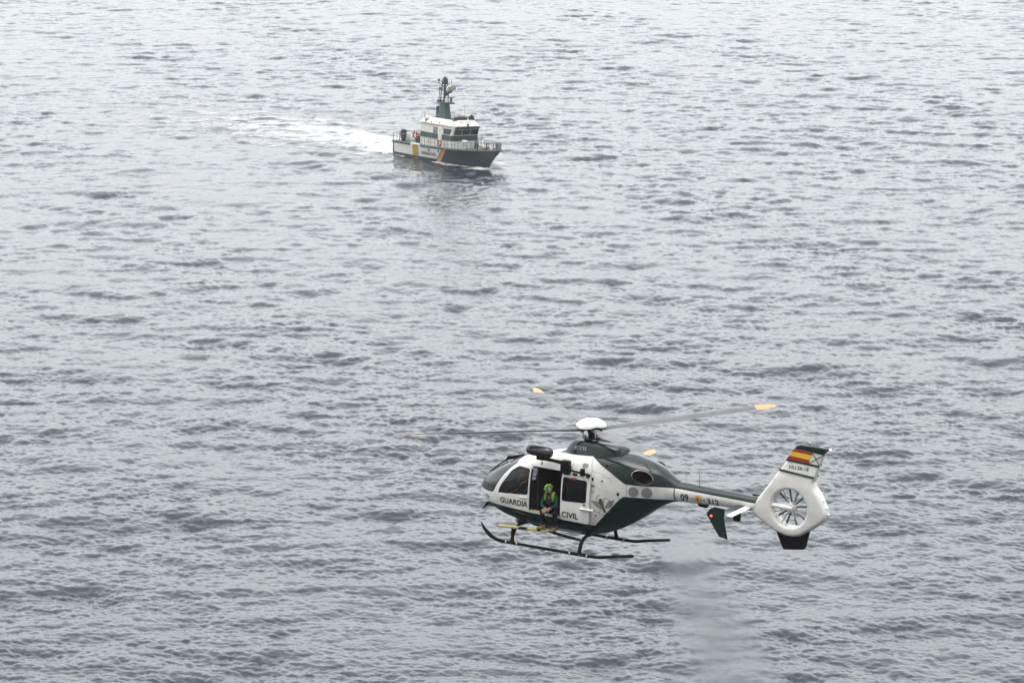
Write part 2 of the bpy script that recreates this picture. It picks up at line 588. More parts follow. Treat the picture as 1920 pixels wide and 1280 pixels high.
HW = two_sided(paint("white_paint", (0.68, 0.67, 0.63), 0.32, 0.18), (0.03, 0.03, 0.032))
HG = two_sided(paint("dark_green_paint", (0.0032, 0.017, 0.0135), 0.18, 0.2, 0.0), (0.03, 0.03, 0.032))
HG.node_tree.nodes["Principled BSDF"].inputs["Specular IOR Level"].default_value = 0.42
SEAM = new_mat("panel_seam", (0.16, 0.16, 0.155), 0.7)
BLACK = paint("black_paint", (0.004, 0.004, 0.0045), 0.5, 0.3, 0.0)
BLACK.node_tree.nodes["Principled BSDF"].inputs["Specular IOR Level"].default_value = 0.12
RUBBER = new_mat("black_rubber", (0.01, 0.01, 0.01), 0.75)
LETTER = new_mat("black_lettering", (0.016, 0.015, 0.016), 0.5)
GREYDECAL = new_mat("grey_decal", (0.20, 0.195, 0.19), 0.55)
DARKDECAL = new_mat("dark_grey_decal", (0.075, 0.073, 0.07), 0.55)
RED = new_mat("flag_red", (0.33, 0.012, 0.02), 0.45)
YELLOW = new_mat("flag_yellow", (0.72, 0.47, 0.02), 0.45)
STEEL = new_mat("bare_metal", (0.42, 0.40, 0.37), 0.35, 0.8)
SOOT = new_mat("sooty_metal", (0.006, 0.006, 0.006), 0.8)
BLADE = paint("blade_grey", (0.105, 0.105, 0.108), 0.45, 0.25, 0.0)
ORANGE = new_mat("blade_orange", (0.58, 0.28, 0.105), 0.5)
INTERIOR = new_mat("cabin_lining", (0.014, 0.014, 0.015), 0.8)
STEPYELLOW = paint("step_yellow", (0.50, 0.44, 0.16), 0.6, 0.3, 0.0)
PLASTIC = new_mat("black_housing", (0.014, 0.014, 0.016), 0.22, coat=0.3)
GLASS_D = glass("tinted_window", (0.34, 0.345, 0.36), 0.02, 1.38)
GLASS_C = glass("dark_door_window", (0.10, 0.10, 0.11), 0.02, 1.30)
GLASS_W = glass("windscreen_glass", (0.20, 0.205, 0.215), 0.02, 1.75)

# ------------------------------------------------------------------ helicopter
heli = empty("helicopter")
heli.matrix_world = heli_matrix()
tag(heli, "white and dark green twin-engine helicopter with open side door flying over the sea", "helicopter")

bm = bmesh.new()
vs = [bm.verts.new(v) for v in FV]
for f in FF: bm.faces.new([vs[i] for i in f])
bmesh.ops.recalc_face_normals(bm, faces=bm.faces)
bm.normal_update()
# the green of the belly and of the engine cowling
lower = [[(-.6, -.2), (3.80, -.2), (3.80, .735), (1.30, .845), (.60, .86), (-.6, .88)],
         [(3.80, -.2), (6.3, -.2), (6.3, 1.625), (5.2, 1.63), (4.68, 1.635), (4.57, 1.56), (3.86, .735), (3.80, .735)]]
upper = [(2.50, 2.46), (3.05, 2.52), (3.40, 2.555), (3.58, 2.55), (3.75, 2.49), (4.22, 2.26), (4.70, 1.97), (4.80, 1.965), (6.3, 1.96), (6.3, 3.2), (2.50, 3.2)]
for q in lower + [upper]: cut_region(bm, q, 0, 1)
for q in ([(1.845, .86), (1.862, .86), (1.862, 2.13), (1.845, 2.13)], [(4.735, 1.64), (4.748, 1.64), (4.748, 1.965), (4.735, 1.965)],
          [(3.70, 1.3), (3.715, 1.3), (3.74, 2.2), (3.66, 2.49), (3.645, 2.49), (3.725, 2.2)], [(3.73, 2.20), (4.10, 2.16), (4.10, 2.17), (3.73, 2.21)],
          [(0.80, 1.12), (0.815, 1.12), (1.02, 1.70), (1.005, 1.70)]):
    for f in cut_region(bm, q, 0): f.material_index = 2
SCREEN = [(-.6, 1.17), (.58, 1.165), (.66, 1.20), (.76, 1.41), (.97, 1.72), (1.16, 1.93), (1.30, 2.04), (1.30, 2.6), (-.6, 2.6)]
CWIN = rounded([(.81, 1.20), (1.80, 1.285), (1.815, 1.99), (1.42, 2.005), (1.20, 1.85), (.89, 1.40)], .07)
screen_f = cut_region(bm, SCREEN, 0)
bm.normal_update()
windscreen = split_off(bm, screen_f, "windscreen", GLASS_W, None)
windows = []
for sd in (-1, 1):
    fs = cut_region(bm, CWIN, sd)
    bm.normal_update()
    windows.append(split_off(bm, fs, "cockpit_window", GLASS_D, None, drop=0.012))
DOORWAY = rounded([(1.885, .865), (3.0, .865), (3.0, 2.07), (1.885, 2.07)], .05)
fs = cut_region(bm, DOORWAY, -1)
bmesh.ops.delete(bm, geom=fs, context='FACES')
for sd in (-1, 1):
    fs = cut_region(bm, circle(5.12, 2.19, .27, 20, .155), sd)
    bmesh.ops.delete(bm, geom=fs, context='FACES')
fuselage = mesh_obj("fuselage", bm, [HW, HG, SEAM], heli, sharp=40)
for o in [windscreen] + windows: o.parent = heli

def hp(name, mats, parent=None, **k):
    """finish the current mesh as a part of the helicopter"""
    global bm
    o = mesh_obj(name, bm, mats, parent or heli, **k)
    bm = bmesh.new()
    return o
def hpi(name, mats, parent=None, **k):
    global bm
    islands(name, bm, mats, parent or heli, **k)
    bm = bmesh.new()
bm = bmesh.new()

# door frame, cabin floor, rear wall, seats, panel
rim = [(x, surf_y(FBVH, x, z, -1) or -.8, z) for x, z in [(1.885, .90), (1.885, 1.2), (1.885, 1.5), (1.885, 1.8), (1.885, 2.0)]]
bm_tube(bm, rim, 0.022, 6)
bm_tube(bm, [(x, surf_y(FBVH, x, 2.06, -1), 2.06) for x in (1.9, 2.2, 2.5, 2.8, 3.0)], 0.022, 6)
hp("door_frame", BLACK)
bm_box(bm, (2.2, 0, .80), (3.4, 1.40, .05)); hp("cabin_floor", INTERIOR)
bm_box(bm, (3.72, 0, 1.5), (.05, 1.36, 1.4)); hp("rear_wall", INTERIOR)
bm_box(bm, (2.02, .02, 1.47), (.04, 1.36, 1.30)); hp("added_light_screen", INTERIOR)  # invented dark screen, added to block far-window light seen through the doorway
bm_box(bm, (2.07, -.775, .872), (.42, .09, .022), .004); hp("door_sill", STEPYELLOW)
for y in (-.38, .38):
    bm_box(bm, (1.62, y, 1.0), (.46, .46, .12), .03)
    bm_box(bm, (1.86, y, 1.33), (.10, .46, .62), .03, Euler((0, R(-8), 0)))
    bm_box(bm, (1.90, y, 1.72), (.07, .26, .18), .03)
    hp("pilot_seat", INTERIOR)
for y in (-.35, .35):
    bm_box(bm, (3.35, y, 1.0), (.42, .5, .1), .03); bm_box(bm, (3.58, y, 1.32), (.1, .5, .6), .03)
    hp("cabin_seat", INTERIOR)
bm_box(bm, (.72, 0, 1.16), (.30, .9, .22), .05, Euler((0, R(20), 0))); bm_box(bm, (.85, 0, .95), (.5, .28, .35), .03)
hp("instrument_panel", INTERIOR)

# mast fairing
py = []
def fairing_top(x): return float(spline([2.5, 2.75, 3.28, 3.84, 4.15, 4.5], [2.72, 2.80, 2.872, 2.855, 2.825, 2.78], x))
for q, x0, x1, hw in ((0.0, 2.58, 4.42, .52), (.50, 2.63, 4.37, .46), (.80, 2.70, 4.34, .40), (.95, 2.745, 4.32, .35), (1.0, 2.80, 4.28, .29)):
    n = 40
    row = []
    for k in range(n):
        a = 2 * math.pi * k / n
        ca, sa = math.cos(a), math.sin(a)
        e = 0.45
        x = (x0 + x1) / 2 + (x1 - x0) / 2 * math.copysign(abs(ca) ** e, ca)
        y = hw * math.copysign(abs(sa) ** e, sa) * (0.66 + 0.34 * math.sin(math.pi * min(1, (x - x0) / (x1 - x0) * .5 + .18)))
        row.append((x, y, 2.34 + (fairing_top(x) - 2.34) * q))
    py.append(row)
PYV = [v for r in py for v in r]
PYF = loft_faces(len(py), 40, False, True)
PYB = BVHTree.FromPolygons(PYV, PYF)
vs = [bm.verts.new(v) for v in PYV]
for f in PYF: bm.faces.new([vs[i] for i in f])
pylon = hp("mast_fairing", HG, sharp=50)
lettering("type_lettering", "EC135", 2.98, 3.36, 2.655, .085, PYB, new_mat("pale_lettering", (.36, .40, .38), .5), pylon)

# tail boom
NB = 32
BX = [5.96, 6.6, 7.4, 8.3]
BR = [.272, .245, .215, .19]
BC = [1.835, 1.84, 1.845, 1.83]
bx = np.linspace(5.96, 8.3, 30)
br, bc = spline(BX, BR, bx), spline(BX, BC, bx)
BV = [(bx[i], br[i] * .92 * math.cos(2 * math.pi * k / NB), bc[i] + br[i] * math.sin(2 * math.pi * k / NB)) for i in range(30) for k in range(NB)]
BF = loft_faces(30, NB, True, True)
BBVH = BVHTree.FromPolygons(BV, BF)
vs = [bm.verts.new(v) for v in BV]
for f in BF: bm.faces.new([vs[i] for i in f])
cut_region(bm, [(5.9, 1.965), (8.4, 1.885), (8.4, 2.4), (5.9, 2.4)], 0, 1)
boom = hp("tail_boom", [HW, HG])
bm_tube(bm, [(5.945, 0, 1.835), (5.965, 0, 1.835)], [.283, .283], 32, (.92, 1)); hp("boom_joint_ring", BLACK, boom)
lettering("unit_number", "09", 6.14, 6.375, 1.66, .20, BBVH, LETTER, boom, bold=.02)
lettering("unit_number", "312", 6.92, 7.25, 1.665, .17, BBVH, LETTER, boom, bold=.02)
decal("roundel", [(circle(6.65, 1.765, .098), 0), (circle(6.65, 1.765, .082), 1), (circle(6.65, 1.765, .048), 0), (circle(6.65, 1.765, .022), 2)], BBVH,
      [new_mat("roundel_orange", (.50, .17, .02), .5), YELLOW, LETTER], boom, step=.03)
for x in (6.45, 6.79): decal("stencil_mark", [([(x, 1.74), (x + .07, 1.74), (x + .07, 1.78), (x, 1.78)], 0)], BBVH, GREYDECAL, boom)
bm_tube(bm, [(6.60, -.06, 2.06), (6.60, -.06, 2.40)], [.008, .005], 6); hp("whip_antenna", BLACK, boom)
bm_prism(bm, [(6.55, 1.60), (6.85, 1.60), (6.82, 1.52), (6.60, 1.53)], -.06, .06); hp("blade_antenna", BLACK, boom)
bm_box(bm, (7.70, 0, 1.45), (.19, .10, .32), .02); hp("antenna_box", BLACK, boom)

# fin with the shrouded tail fan
FC = (9.28, 1.90); FR = .50; LIP = .55
OUT = [(8.17, 1.78), (8.28, 1.95), (8.56, 2.34), (8.88, 2.80), (9.13, 3.16), (9.30, 3.45), (9.38, 3.555), (9.48, 3.59), (9.9, 3.60), (10.29, 3.585), (10.18, 3.42),
       (10.05, 3.1), (9.95, 2.80), (9.90, 2.66), (9.95, 2.55), (10.10, 2.36), (10.27, 2.05), (10.33, 1.90), (10.31, 1.74), (10.15, 1.58), (9.86, 1.37), (9.60, 1.20), (9.40, 1.145), (9.18, 1.15), (8.90, 1.22), (8.55, 1.39), (8.18, 1.60)]
def fin_half(x, z):
    t = max(0.0, min(1.0, (z - 2.35) / 0.9)); t = t * t * (3 - 2 * t)
    s = .185 * (1 - t) + .055 * t
    b = max(0.0, min(1.0, (x - 8.15) / 0.55))
    return s * (0.80 + 0.20 * b)
def dense(poly, step):
    o = []
    for i in range(len(poly)):
        a, b = Vector(poly[i]), Vector(poly[(i + 1) % len(poly)])
        k = max(1, int((b - a).length / step))
        for j in range(k): o.append(tuple(a.lerp(b, j / k)))
    return o
def inset(poly, d):
    P = [Vector(p) for p in poly]; n = len(P); o = []
    ar = sum(P[i].x * P[(i + 1) % n].y - P[(i + 1) % n].x * P[i].y for i in range(n))
    for i in range(n):
        t = (P[(i + 2) % n] - P[i - 2]).normalized()
        nr = Vector((-t.y, t.x)) * (1 if ar > 0 else -1)
        o.append(tuple(P[i] + nr * d))
    return o
OD = dense(OUT, .06)
for sd in (-1, 1):
    rings = []
    for d, q in ((0.0, .30), (.012, .62), (.035, .85), (.065, .97), (.10, 1.0)):
        # thin upper fin: the edge rounding is narrower there
        pts = inset(OD, 1.0); ring = []
        for (x, z), (xi, zi) in zip(OD, pts):
            k = d * (1.0 if z < 2.6 else .55)
            px, pz = x + (xi - x) * k, z + (zi - z) * k
            ring.append(bm.verts.new((px, sd * fin_half(px, pz) * q, pz)))
        rings.append(ring)
    for a, b in zip(rings, rings[1:]):
        for i in range(len(a)): bm.faces.new((a[i], a[(i + 1) % len(a)], b[(i + 1) % len(a)], b[i]))
    NL = 48; lip = []
    for rr, q in ((LIP + .03, 1.0), (LIP, .99), (LIP - .025, .90), (FR, .72), (FR, .35), (FR, 0.0)):
        lip.append([bm.verts.new((FC[0] + rr * math.cos(2 * math.pi * k / NL), sd * .185 * q, FC[1] + rr * math.sin(2 * math.pi * k / NL))) for k in range(NL)])
    for a, b in zip(lip, lip[1:]):
        for i in range(NL): bm.faces.new((a[i], a[(i + 1) % NL], b[(i + 1) % NL], b[i]))
    es = []
    for ring in (rings[-1], lip[0]):
        for i in range(len(ring)):
            es.append(bm.edges.get((ring[i], ring[(i + 1) % len(ring)])))
    bmesh.ops.triangle_fill(bm, edges=es, use_beauty=True, use_dissolve=False)
    if sd == -1: left_outer = rings[0]
    else:
        for i in range(len(left_outer)): bm.faces.new((left_outer[i], left_outer[(i + 1) % len(left_outer)], rings[0][(i + 1) % len(left_outer)], rings[0][i]))
bmesh.ops.remove_doubles(bm, verts=bm.verts, dist=1e-4)
cut_region(bm, [(9.0, 3.50), (10.5, 3.50), (10.5, 3.8), (9.0, 3.8)], 0, 1)
fin = hp("tail_fin", [HW, HG], sharp=42)
fy = lambda x, z: -fin_half(x, z)
fys = lambda x, z: fin_half(x, z)
FIN_PAINT = [([(9.34, 3.50), (9.40, 3.555), (9.48, 3.575), (10.25, 3.57), (10.16, 3.415), (9.85, 3.44), (9.31, 3.475)], 0),
             ([(9.305, 3.47), (9.85, 3.435), (9.82, 3.37), (9.26, 3.40)], 1), ([(9.26, 3.40), (9.82, 3.37), (9.775, 3.235), (9.18, 3.275)], 2),
             ([(9.18, 3.275), (9.775, 3.235), (9.745, 3.15), (9.125, 3.185)], 1), ([(9.125, 3.185), (10.055, 3.13), (10.035, 3.075), (9.09, 3.13)], 0),
             ([(8.95, 2.905), (9.955, 2.825), (9.935, 2.77), (8.915, 2.85)], 0)]
FIN_PAINT += [(q, 0) for q in stroke_polys([(9.85, 3.43), (10.05, 3.135)], .02) + stroke_polys([(10.15, 3.41), (9.755, 3.15)], .02)]
for fn, sd in ((fy, -1), (fys, 1)):
    decal("fin_flag_stripes", FIN_PAINT, fn, [HG, RED, YELLOW], fin, sd, .008)
lettering("registration", "HU.26-18", 9.21, 9.76, 2.945, .095, lambda x, z: -fin_half(x, z), LETTER, fin, bold=.016)
# trailing edge fittings, top light, aerial
for z, x in ((2.20, 10.19), (2.02, 10.30), (1.86, 10.345)):
    bm_box(bm, (x - .015, -.02, z), (.06, .10, .05), .01, Euler((0, R(25), 0)))
hpi("trim_tab", HW, fin)
bm_ball(bm, (10.31, 0, 3.575), (.035, .03, .03), 12); hp("tail_light", lamp_mat("white_lens", (.9, .9, .9), .5), fin)
bm_tube(bm, [(9.72, 0, 3.59), (9.72, 0, 3.66)], .012, 8); bm_ball(bm, (9.72, 0, 3.675), (.045, .03, .02), 10); hp("fin_top_aerial", STEEL, fin)
bm_prism(bm, rounded([(8.84, 1.30), (9.10, .76), (9.70, .84), (9.83, 1.42), (9.55, 1.25), (9.2, 1.2)], .05, 3), -.05, .05); hp("tail_bumper", BLACK, fin)
# fan
bm_tube(bm, [(FC[0], -.02, FC[1]), (FC[0], .05, FC[1]), (FC[0], .13, FC[1])], [.12, .135, .10], 20); hub = hp("fan_hub", STEEL, fin)
for a in (8, 44, 71, 103, 140, 176, 215, 251, 286, 322):
    c, s = math.cos(R(a)), math.sin(R(a))
    bm_prism(bm, [(FC[0] + c * r - s * wd, FC[1] + s * r + c * wd) for r, wd in ((.12, -.022), (.485, -.03), (.485, .03), (.12, .022))], .045, .062)
    hp("fan_blade", BLADE, fin)
bm_tube(bm, [(FC[0] - .50, -.10, FC[1] + .02), (FC[0] - .30, -.11, FC[1] + .015), (FC[0] + .02, -.10, FC[1]), (FC[0] + .08, -.10, FC[1])], [.075, .095, .10, .075], 14, (1, .75))
bm_tube(bm, [(FC[0], -.14, FC[1]), (FC[0], .0, FC[1])], [.10, .14], 20)
hp("fan_gearbox", HW, fin)
for a in (62, 118, 240, 300, 200, 335):
    c, s = math.cos(R(a)), math.sin(R(a))
    bm_tube(bm, [(FC[0] + .09 * c, -.06, FC[1] + .09 * s), (FC[0] + .5 * c, -.06, FC[1] + .5 * s)], .016, 6)
hp("fan_stator", STEEL, fin)

# stabiliser and its end plates
SECT = [(0, 0), (.03, .028), (.12, .042), (.28, .03), (.44, .004), (.28, -.018), (.12, -.026), (.03, -.018)]
rows = [[bm.verts.new((7.72 + a + .04 * abs(y) / 1.3, y, 1.74 + b)) for a, b in SECT] for y in np.linspace(-1.262, 1.262, 9)]
for r0, r1 in zip(rows, rows[1:]):
    for k in range(8): 
        f = bm.faces.new((r0[k], r0[(k + 1) % 8], r1[(k + 1) % 8], r1[k])); f.material_index = 1 if k in (0, 1, 2, 6, 7) else 0
for r in (rows[0], rows[-1]): bm.faces.new(r)
stab = hp("horizontal_stabiliser", [HW, HG])
PLATE = [(7.47, 1.74), (7.58, 1.88), (7.72, 1.95), (8.00, 1.93), (7.99, 1.80), (7.97, 1.69), (8.10, 1.14), (7.86, 1.18), (7.70, 1.40)]
for sd in (-1, 1):
    bm_prism(bm, PLATE if sd < 0 else [(x, min(z, 1.74)) for x, z in PLATE], sd * 1.26, sd * 1.295); pl = hp("end_plate", [HG], stab)
    bm_ball(bm, (7.62, sd * 1.305, 1.70), (.026, .016, .024), 10)
    hp("navigation_light", lamp_mat("red_lens" if sd < 0 else "green_lens", (1, .03, .01) if sd < 0 else (.02, .6, .1), 6 if sd < 0 else 1), pl)

# engine exhausts
for sd in (-1, 1):
    c = Vector((5.10, sd * .465, 2.19)); d = Vector((.50, sd * .85, .10)).normalized()
    rows = []
    u = Vector((1, 0, -.22)); u = (u - d * u.dot(d)).normalized(); v = d.cross(u)
    for t, r, mi in ((-.25, .96, 1), (.03, 1.0, 1), (.13, 1.0, 1), (.14, .96, 0), (.05, .94, 0), (-.06, .90, 0), (-.07, .84, 1), (-.24, .80, 1)):
        rows.append(([bm.verts.new(c + d * t + u * .30 * r * math.cos(2 * math.pi * k / 28) + v * .185 * r * math.sin(2 * math.pi * k / 28)) for k in range(28)], mi))
    for (a, _), (b, mi) in zip(rows, rows[1:]):
        for k in range(28):
            f = bm.faces.new((a[k], a[(k + 1) % 28], b[(k + 1) % 28], b[k])); f.material_index = mi
    f = bm.faces.new(rows[-1][0]); f.material_index = 1
    hp("engine_exhaust", [STEEL, SOOT])

# marks and fittings on the skin
decal("grey_disc", [(circle(4.93, 1.785, .135), 0)], FBVH, GREYDECAL, heli)
decal("grey_disc", [(circle(5.27, 1.785, .14), 0)], FBVH, GREYDECAL, heli)
ew = []
ew += [([(3.78, 1.42), (3.98, 1.44), (4.06, 1.30), (4.09, 1.23), (3.98, 1.24), (3.86, 1.32)], 0), ([(4.18, 1.33), (4.26, 1.47), (4.44, 1.52), (4.36, 1.36), (4.28, 1.28), (4.17, 1.26)], 0)]
ew += [([(4.0, 1.49), (4.05, 1.53), (4.085, 1.49), (4.20, 1.16), (4.15, 1.13), (4.045, 1.34), (4.0, 1.40)], 1)]
for pts in ([(4.03, 1.60), (3.95, 1.60), (3.935, 1.52), (3.98, 1.47)], [(4.10, 1.42), (4.14, 1.52), (4.22, 1.55), (4.30, 1.50), (4.36, 1.38), (4.35, 1.24), (4.27, 1.15), (4.18, 1.14)],
            [(4.14, 1.48), (4.17, 1.42), (4.12, 1.36)], [(3.85, 1.26), (3.91, 1.17), (4.0, 1.14), (4.05, 1.16)], [(4.09, 1.27), (4.05, 1.16), (4.05, 1.08)], [(4.07, 1.08), (4.2, 1.08)]):
    ew += [(q, 1) for q in stroke_polys(pts, .014)]
decal("winged_emblem", ew, FBVH, [GREYDECAL, DARKDECAL], heli, step=.08)
lettering("door_lettering", "GUARDIA", .905, 1.815, .945, .16, FBVH, LETTER, heli, bold=.02)
for x0, x1, z0, z1 in ((3.77, 3.81, 1.97, 2.05), (4.50, 4.55, 1.65, 1.73), (4.045, 4.09, 1.985, 2.01), (3.73, 3.87, 1.832, 1.85), (4.10, 4.16, 2.385, 2.41)):
    x, z = (x0 + x1) / 2, (z0 + z1) / 2
    bm_box(bm, (x, surf_y(FBVH, x, z) - .01, z), (x1 - x0, .05, z1 - z0), .008); hp("skin_fitting", BLACK)
decal("filler_cap", [(circle(3.91, 1.03, .024, 14), 0)], FBVH, LETTER, heli)
decal("hatch_outline", [(q, 0) for q in stroke_polys([(4.05, 2.06), (4.06, 2.115), (4.31, 2.09), (4.33, 2.02), (4.30, 1.985)], .008)], FBVH, SEAM, heli)
decal("soot_stain", [([(5.30, 1.985), (5.62, 1.99), (5.74, 2.06), (5.66, 2.14), (5.46, 2.20), (5.40, 2.10)], 0)], FBVH, new_mat("soot", (.006, .008, .007), .6), heli)
decal("worn_patch", [(circle(3.80, 1.68, .07, 12, .05), 0)], FBVH, new_mat("worn_paint", (.44, .43, .41), .7), heli)
for k in range(5):
    z = 2.265 + k * .024
    bm_box(bm, (3.505, surf_y(FBVH, 3.5, z) - .002, z), (.19 - .02 * abs(k - 2), .02, .010), 0)
hp("air_grille", new_mat("grille_grey", (.22, .22, .22), .6))
for q in ([(5.07, 2.50), (5.12, 2.51), (5.36, 2.37), (5.30, 2.35)], [(5.20, 2.545), (5.24, 2.54), (5.44, 2.41), (5.40, 2.405)]):
    bm.faces.new([bm.verts.new((x, 0, z)) for x, z in q])
    slice_flat(bm, .08)
    for v in bm.verts:
        h = FBVH.ray_cast(Vector((v.co.x, -.33 if q[0][0] < 5.1 else -.12, 5)), Vector((0, 0, -1)))[0]
        v.co.y = h.y + (v.co.z - 2.43) * .5; v.co.z = (FBVH.ray_cast(Vector((v.co.x, v.co.y, 5)), Vector((0, 0, -1)))[0]).z + .005
    hp("cowling_louvre", BLACK)
bm_box(bm, (.42, -.605, 1.035), (.16, .05, .07), .012, Euler((0, R(25), R(-20)))); hp("chin_air_inlet", GREYDECAL)
bm_ball(bm, (.12, -.33, .97), (.07, .05, .05), 12); hp("landing_light", lamp_mat("clear_lens", (.8, .8, .8), .0))
bm_prism(bm, [(.22, .72), (.02, .66), (-.11, .45), (.04, .56), (.26, .64)], -.015, .015); hp("lower_cable_cutter", BLACK)
bm_tube(bm, [(.12, -.05, 1.54), (.45, -.05, 1.80), (.82, -.05, 2.05), (1.2, -.05, 2.17)], [.012, .018, .02, .015], 8)
bm_prism(bm, [(.62, 1.93), (.70, 2.06), (.92, 2.09), (1.22, 2.19), (1.22, 2.14), (.9, 2.0)], -.062, -.038)
hp("cable_cutter", BLACK)
for y in (-.22, .22):
    bm_tube(bm, [(.30, y, surf_y and FBVH.ray_cast(Vector((.30, y, 5)), Vector((0, 0, -1)))[0].z + .02), (.55, y, FBVH.ray_cast(Vector((.55, y, 5)), Vector((0, 0, -1)))[0].z + .02), (.8, y, FBVH.ray_cast(Vector((.8, y, 5)), Vector((0, 0, -1)))[0].z + .02)], .011, 6)
    hpi("wiper", BLACK)
bm_tube(bm, [(1.55, -.83, 1.20), (1.78, -.845, 1.20)], .018, 8); hp("door_handle", HW)

# slid-back cabin door on its rail
DOOR = rounded([(2.865, .79), (3.745, .775), (3.765, 2.03), (2.875, 2.08)], .09, 5)
DWIN = rounded([(2.905, 1.30), (3.655, 1.335), (3.665, 1.945), (2.915, 1.96)], .07, 4)
def door_y(x, z):
    y = surf_y(FBVH, min(max(x, 2.0), 3.3), z)
    return (y if y is not None else -.8) - .075
b = bmesh.new()
b.faces.new([b.verts.new((x, 0, z)) for x, z in DOOR])
slice_flat(b, .05)
wf = cut_region(b, DWIN, 0)
project(b, door_y, -1, 0.0)
b.normal_update()
dwin = split_off(b, wf, "door_window", GLASS_C, None)
for v in dwin.data.vertices: v.co.y += .012
bmesh.ops.solidify(b, geom=b.faces[:], thickness=.045)
bm.free(); bm = b
DB = BVHTree.FromBMesh(bm)
door = hp("sliding_door", HW, sharp=40)
dwin.parent = door
lettering("door_lettering", "CIVIL", 2.925, 3.425, .865, .165, lambda x, z: door_y(x, z), LETTER, door, off=.011, bold=.02)
bm_tube(bm, [(3.50, -.94, 1.185), (3.89, -.90, 1.175)], .036, 12); hp("door_rail", HW)
bm_box(bm, (3.62, -.935, 1.30), (.07, .03, .03), .006); hp("door_handle", BLACK, door)
bm_box(bm, (3.255, -.885, 1.955), (.13, .03, .06), .005); hp("door_release_tag", RED, door)
bm_tube(bm, [(2.93, door_y(2.93, 1.32) - .012, 1.335), (2.93, door_y(2.93, 1.32) - .02, 1.335)], .012, 8)
bm_tube(bm, [(3.62, door_y(3.6, 1.36) - .012, 1.36), (3.62, door_y(3.6, 1.36) - .02, 1.36)], .012, 8); hpi("window_latch", STEEL, door)

# rescue hoist on the roof edge
bm_tube(bm, [(2.95, -.70, 2.30), (2.93, -.84, 2.33), (2.62, -.93, 2.38), (2.28, -1.0, 2.41)], [.06, .055, .045, .05], 10)
bm_box(bm, (2.98, -.84, 2.24), (.24, .2, .34), .03); bm_box(bm, (2.30, -.99, 2.44), (.22, .16, .16), .03)
bm_box(bm, (3.05, -.88, 2.10), (.16, .14, .12), .03)
hoist = hp("rescue_hoist", BLACK)
bm_tube(bm, [(1.86, -.98, 2.605), (1.875, -.98, 2.605), (1.91, -.98, 2.604), (1.97, -.98, 2.603), (2.06, -.98, 2.60), (2.44, -.98, 2.585), (2.53, -.98, 2.582), (2.59, -.98, 2.58), (2.625, -.98, 2.58), (2.64, -.98, 2.58)], [.05, .09, .125, .148, .155, .155, .148, .125, .09, .05], 20)
hp("winch_drum", PLASTIC, hoist)
bm_tube(bm, [(2.34, -1.0, 2.38), (2.34, -1.0, 2.30)], .012, 6); bm_ball(bm, (2.34, -1.0, 2.27), (.03, .02, .035), 10); hp("hoist_hook", new_mat("hook_brass", (.35, .2, .1), .4, .6), hoist)
bm_tube(bm, [(3.0, -.86, 2.17), (3.3, -.885, 2.16), (3.68, -.885, 2.13)], .03, 8)
bm_box(bm, (3.53, -.89, 2.17), (.10, .12, .20), .015); bm_ball(bm, (3.70, -.89, 2.10), (.065, .06, .065), 12); bm_box(bm, (3.30, -.88, 2.08), (.12, .06, .06), .01)
hp("hoist_brace", BLACK, hoist)
bm_tube(bm, [(3.03, -.92, 2.40), (3.16, -.90, 2.34), (3.22, -.90, 2.20), (3.30, -.88, 2.10)], .008, 6); hp("hoist_cable_loom", RUBBER, hoist)

# landing skids
for sd in (-1, 1):
    y = sd * 1.0
    pts = [(.47, y, .37), (.55, y, .24), (.66, y, .13), (.80, y, .03), (.95, y, -.03), (1.15, y, -.055), (1.5, y, -.06), (2.6, y, -.055), (3.6, y, -.05), (4.0, y, -.045), (4.18, y, -.03), (4.6, y, .06), (5.19, y, .165)]
    rad = [.015, .04, .055, .055, .05, .045, .042, .042, .046, .046, .045, .042, .042]
    bm_tube(bm, pts, rad, 12); sk = hp("skid_tube", BLACK)
    for x in (1.26, 1.60, 3.25, 3.56, 3.78):
        bm_tube(bm, [(x, y, -.055), (x + .035, y, -.055)], .052, 12)
    hpi("skid_clamp", STEEL, sk)
for x, r in ((1.45, .045), (3.55, .05)):
    half = [(0, .36), (.35, .37), (.60, .38), (.80, .33), (.92, .22), (.985, .06), (1.0, -.04)]
    pts = [(x, -a, b) for a, b in half[::-1]] + [(x, a, b) for a, b in half[1:]]
    bm_tube(bm, pts, r, 12)
    for sd in (-1, 1):
        bm_tube(bm, [(x, sd * .985, .06), (x, sd * 1.0, -.05)], [.05, .075], 10)
        bm_box(bm, (x, sd * .52, .42), (.16, .14, .10), .02)
    hp("cross_tube", BLACK)
for sd in (-1, 1):
    y = sd * .97
    tilt = Euler((0, R(-3.2), 0))
    bm_box(bm, (1.83, y, .395), (1.70, .15, .045), .01, tilt)
    bm_tube(bm, [(2.62, y, .435), (2.85, y, .405), (3.10, y, .375), (3.35, y, .36), (3.55, y, .34)], .04, 10)
    bm_tube(bm, [(1.45, y, .36), (1.45, sd * .99, .12)], .04, 10)
    st = hp("boarding_step", BLACK)
    for x0, x1 in ((1.0, 1.66), (1.93, 2.26), (2.36, 2.62)):
        xm = (x0 + x1) / 2; zm = .395 + (xm - 1.83) * .0559
        bm_box(bm, (xm, y, zm + .0255), (x1 - x0, .13, .006), 0, tilt)
        bm_box(bm, (xm, y + sd * .0765, zm + .007), (x1 - x0, .006, .028), 0, tilt)
    hpi("anti_slip_strip", STEPYELLOW, st)
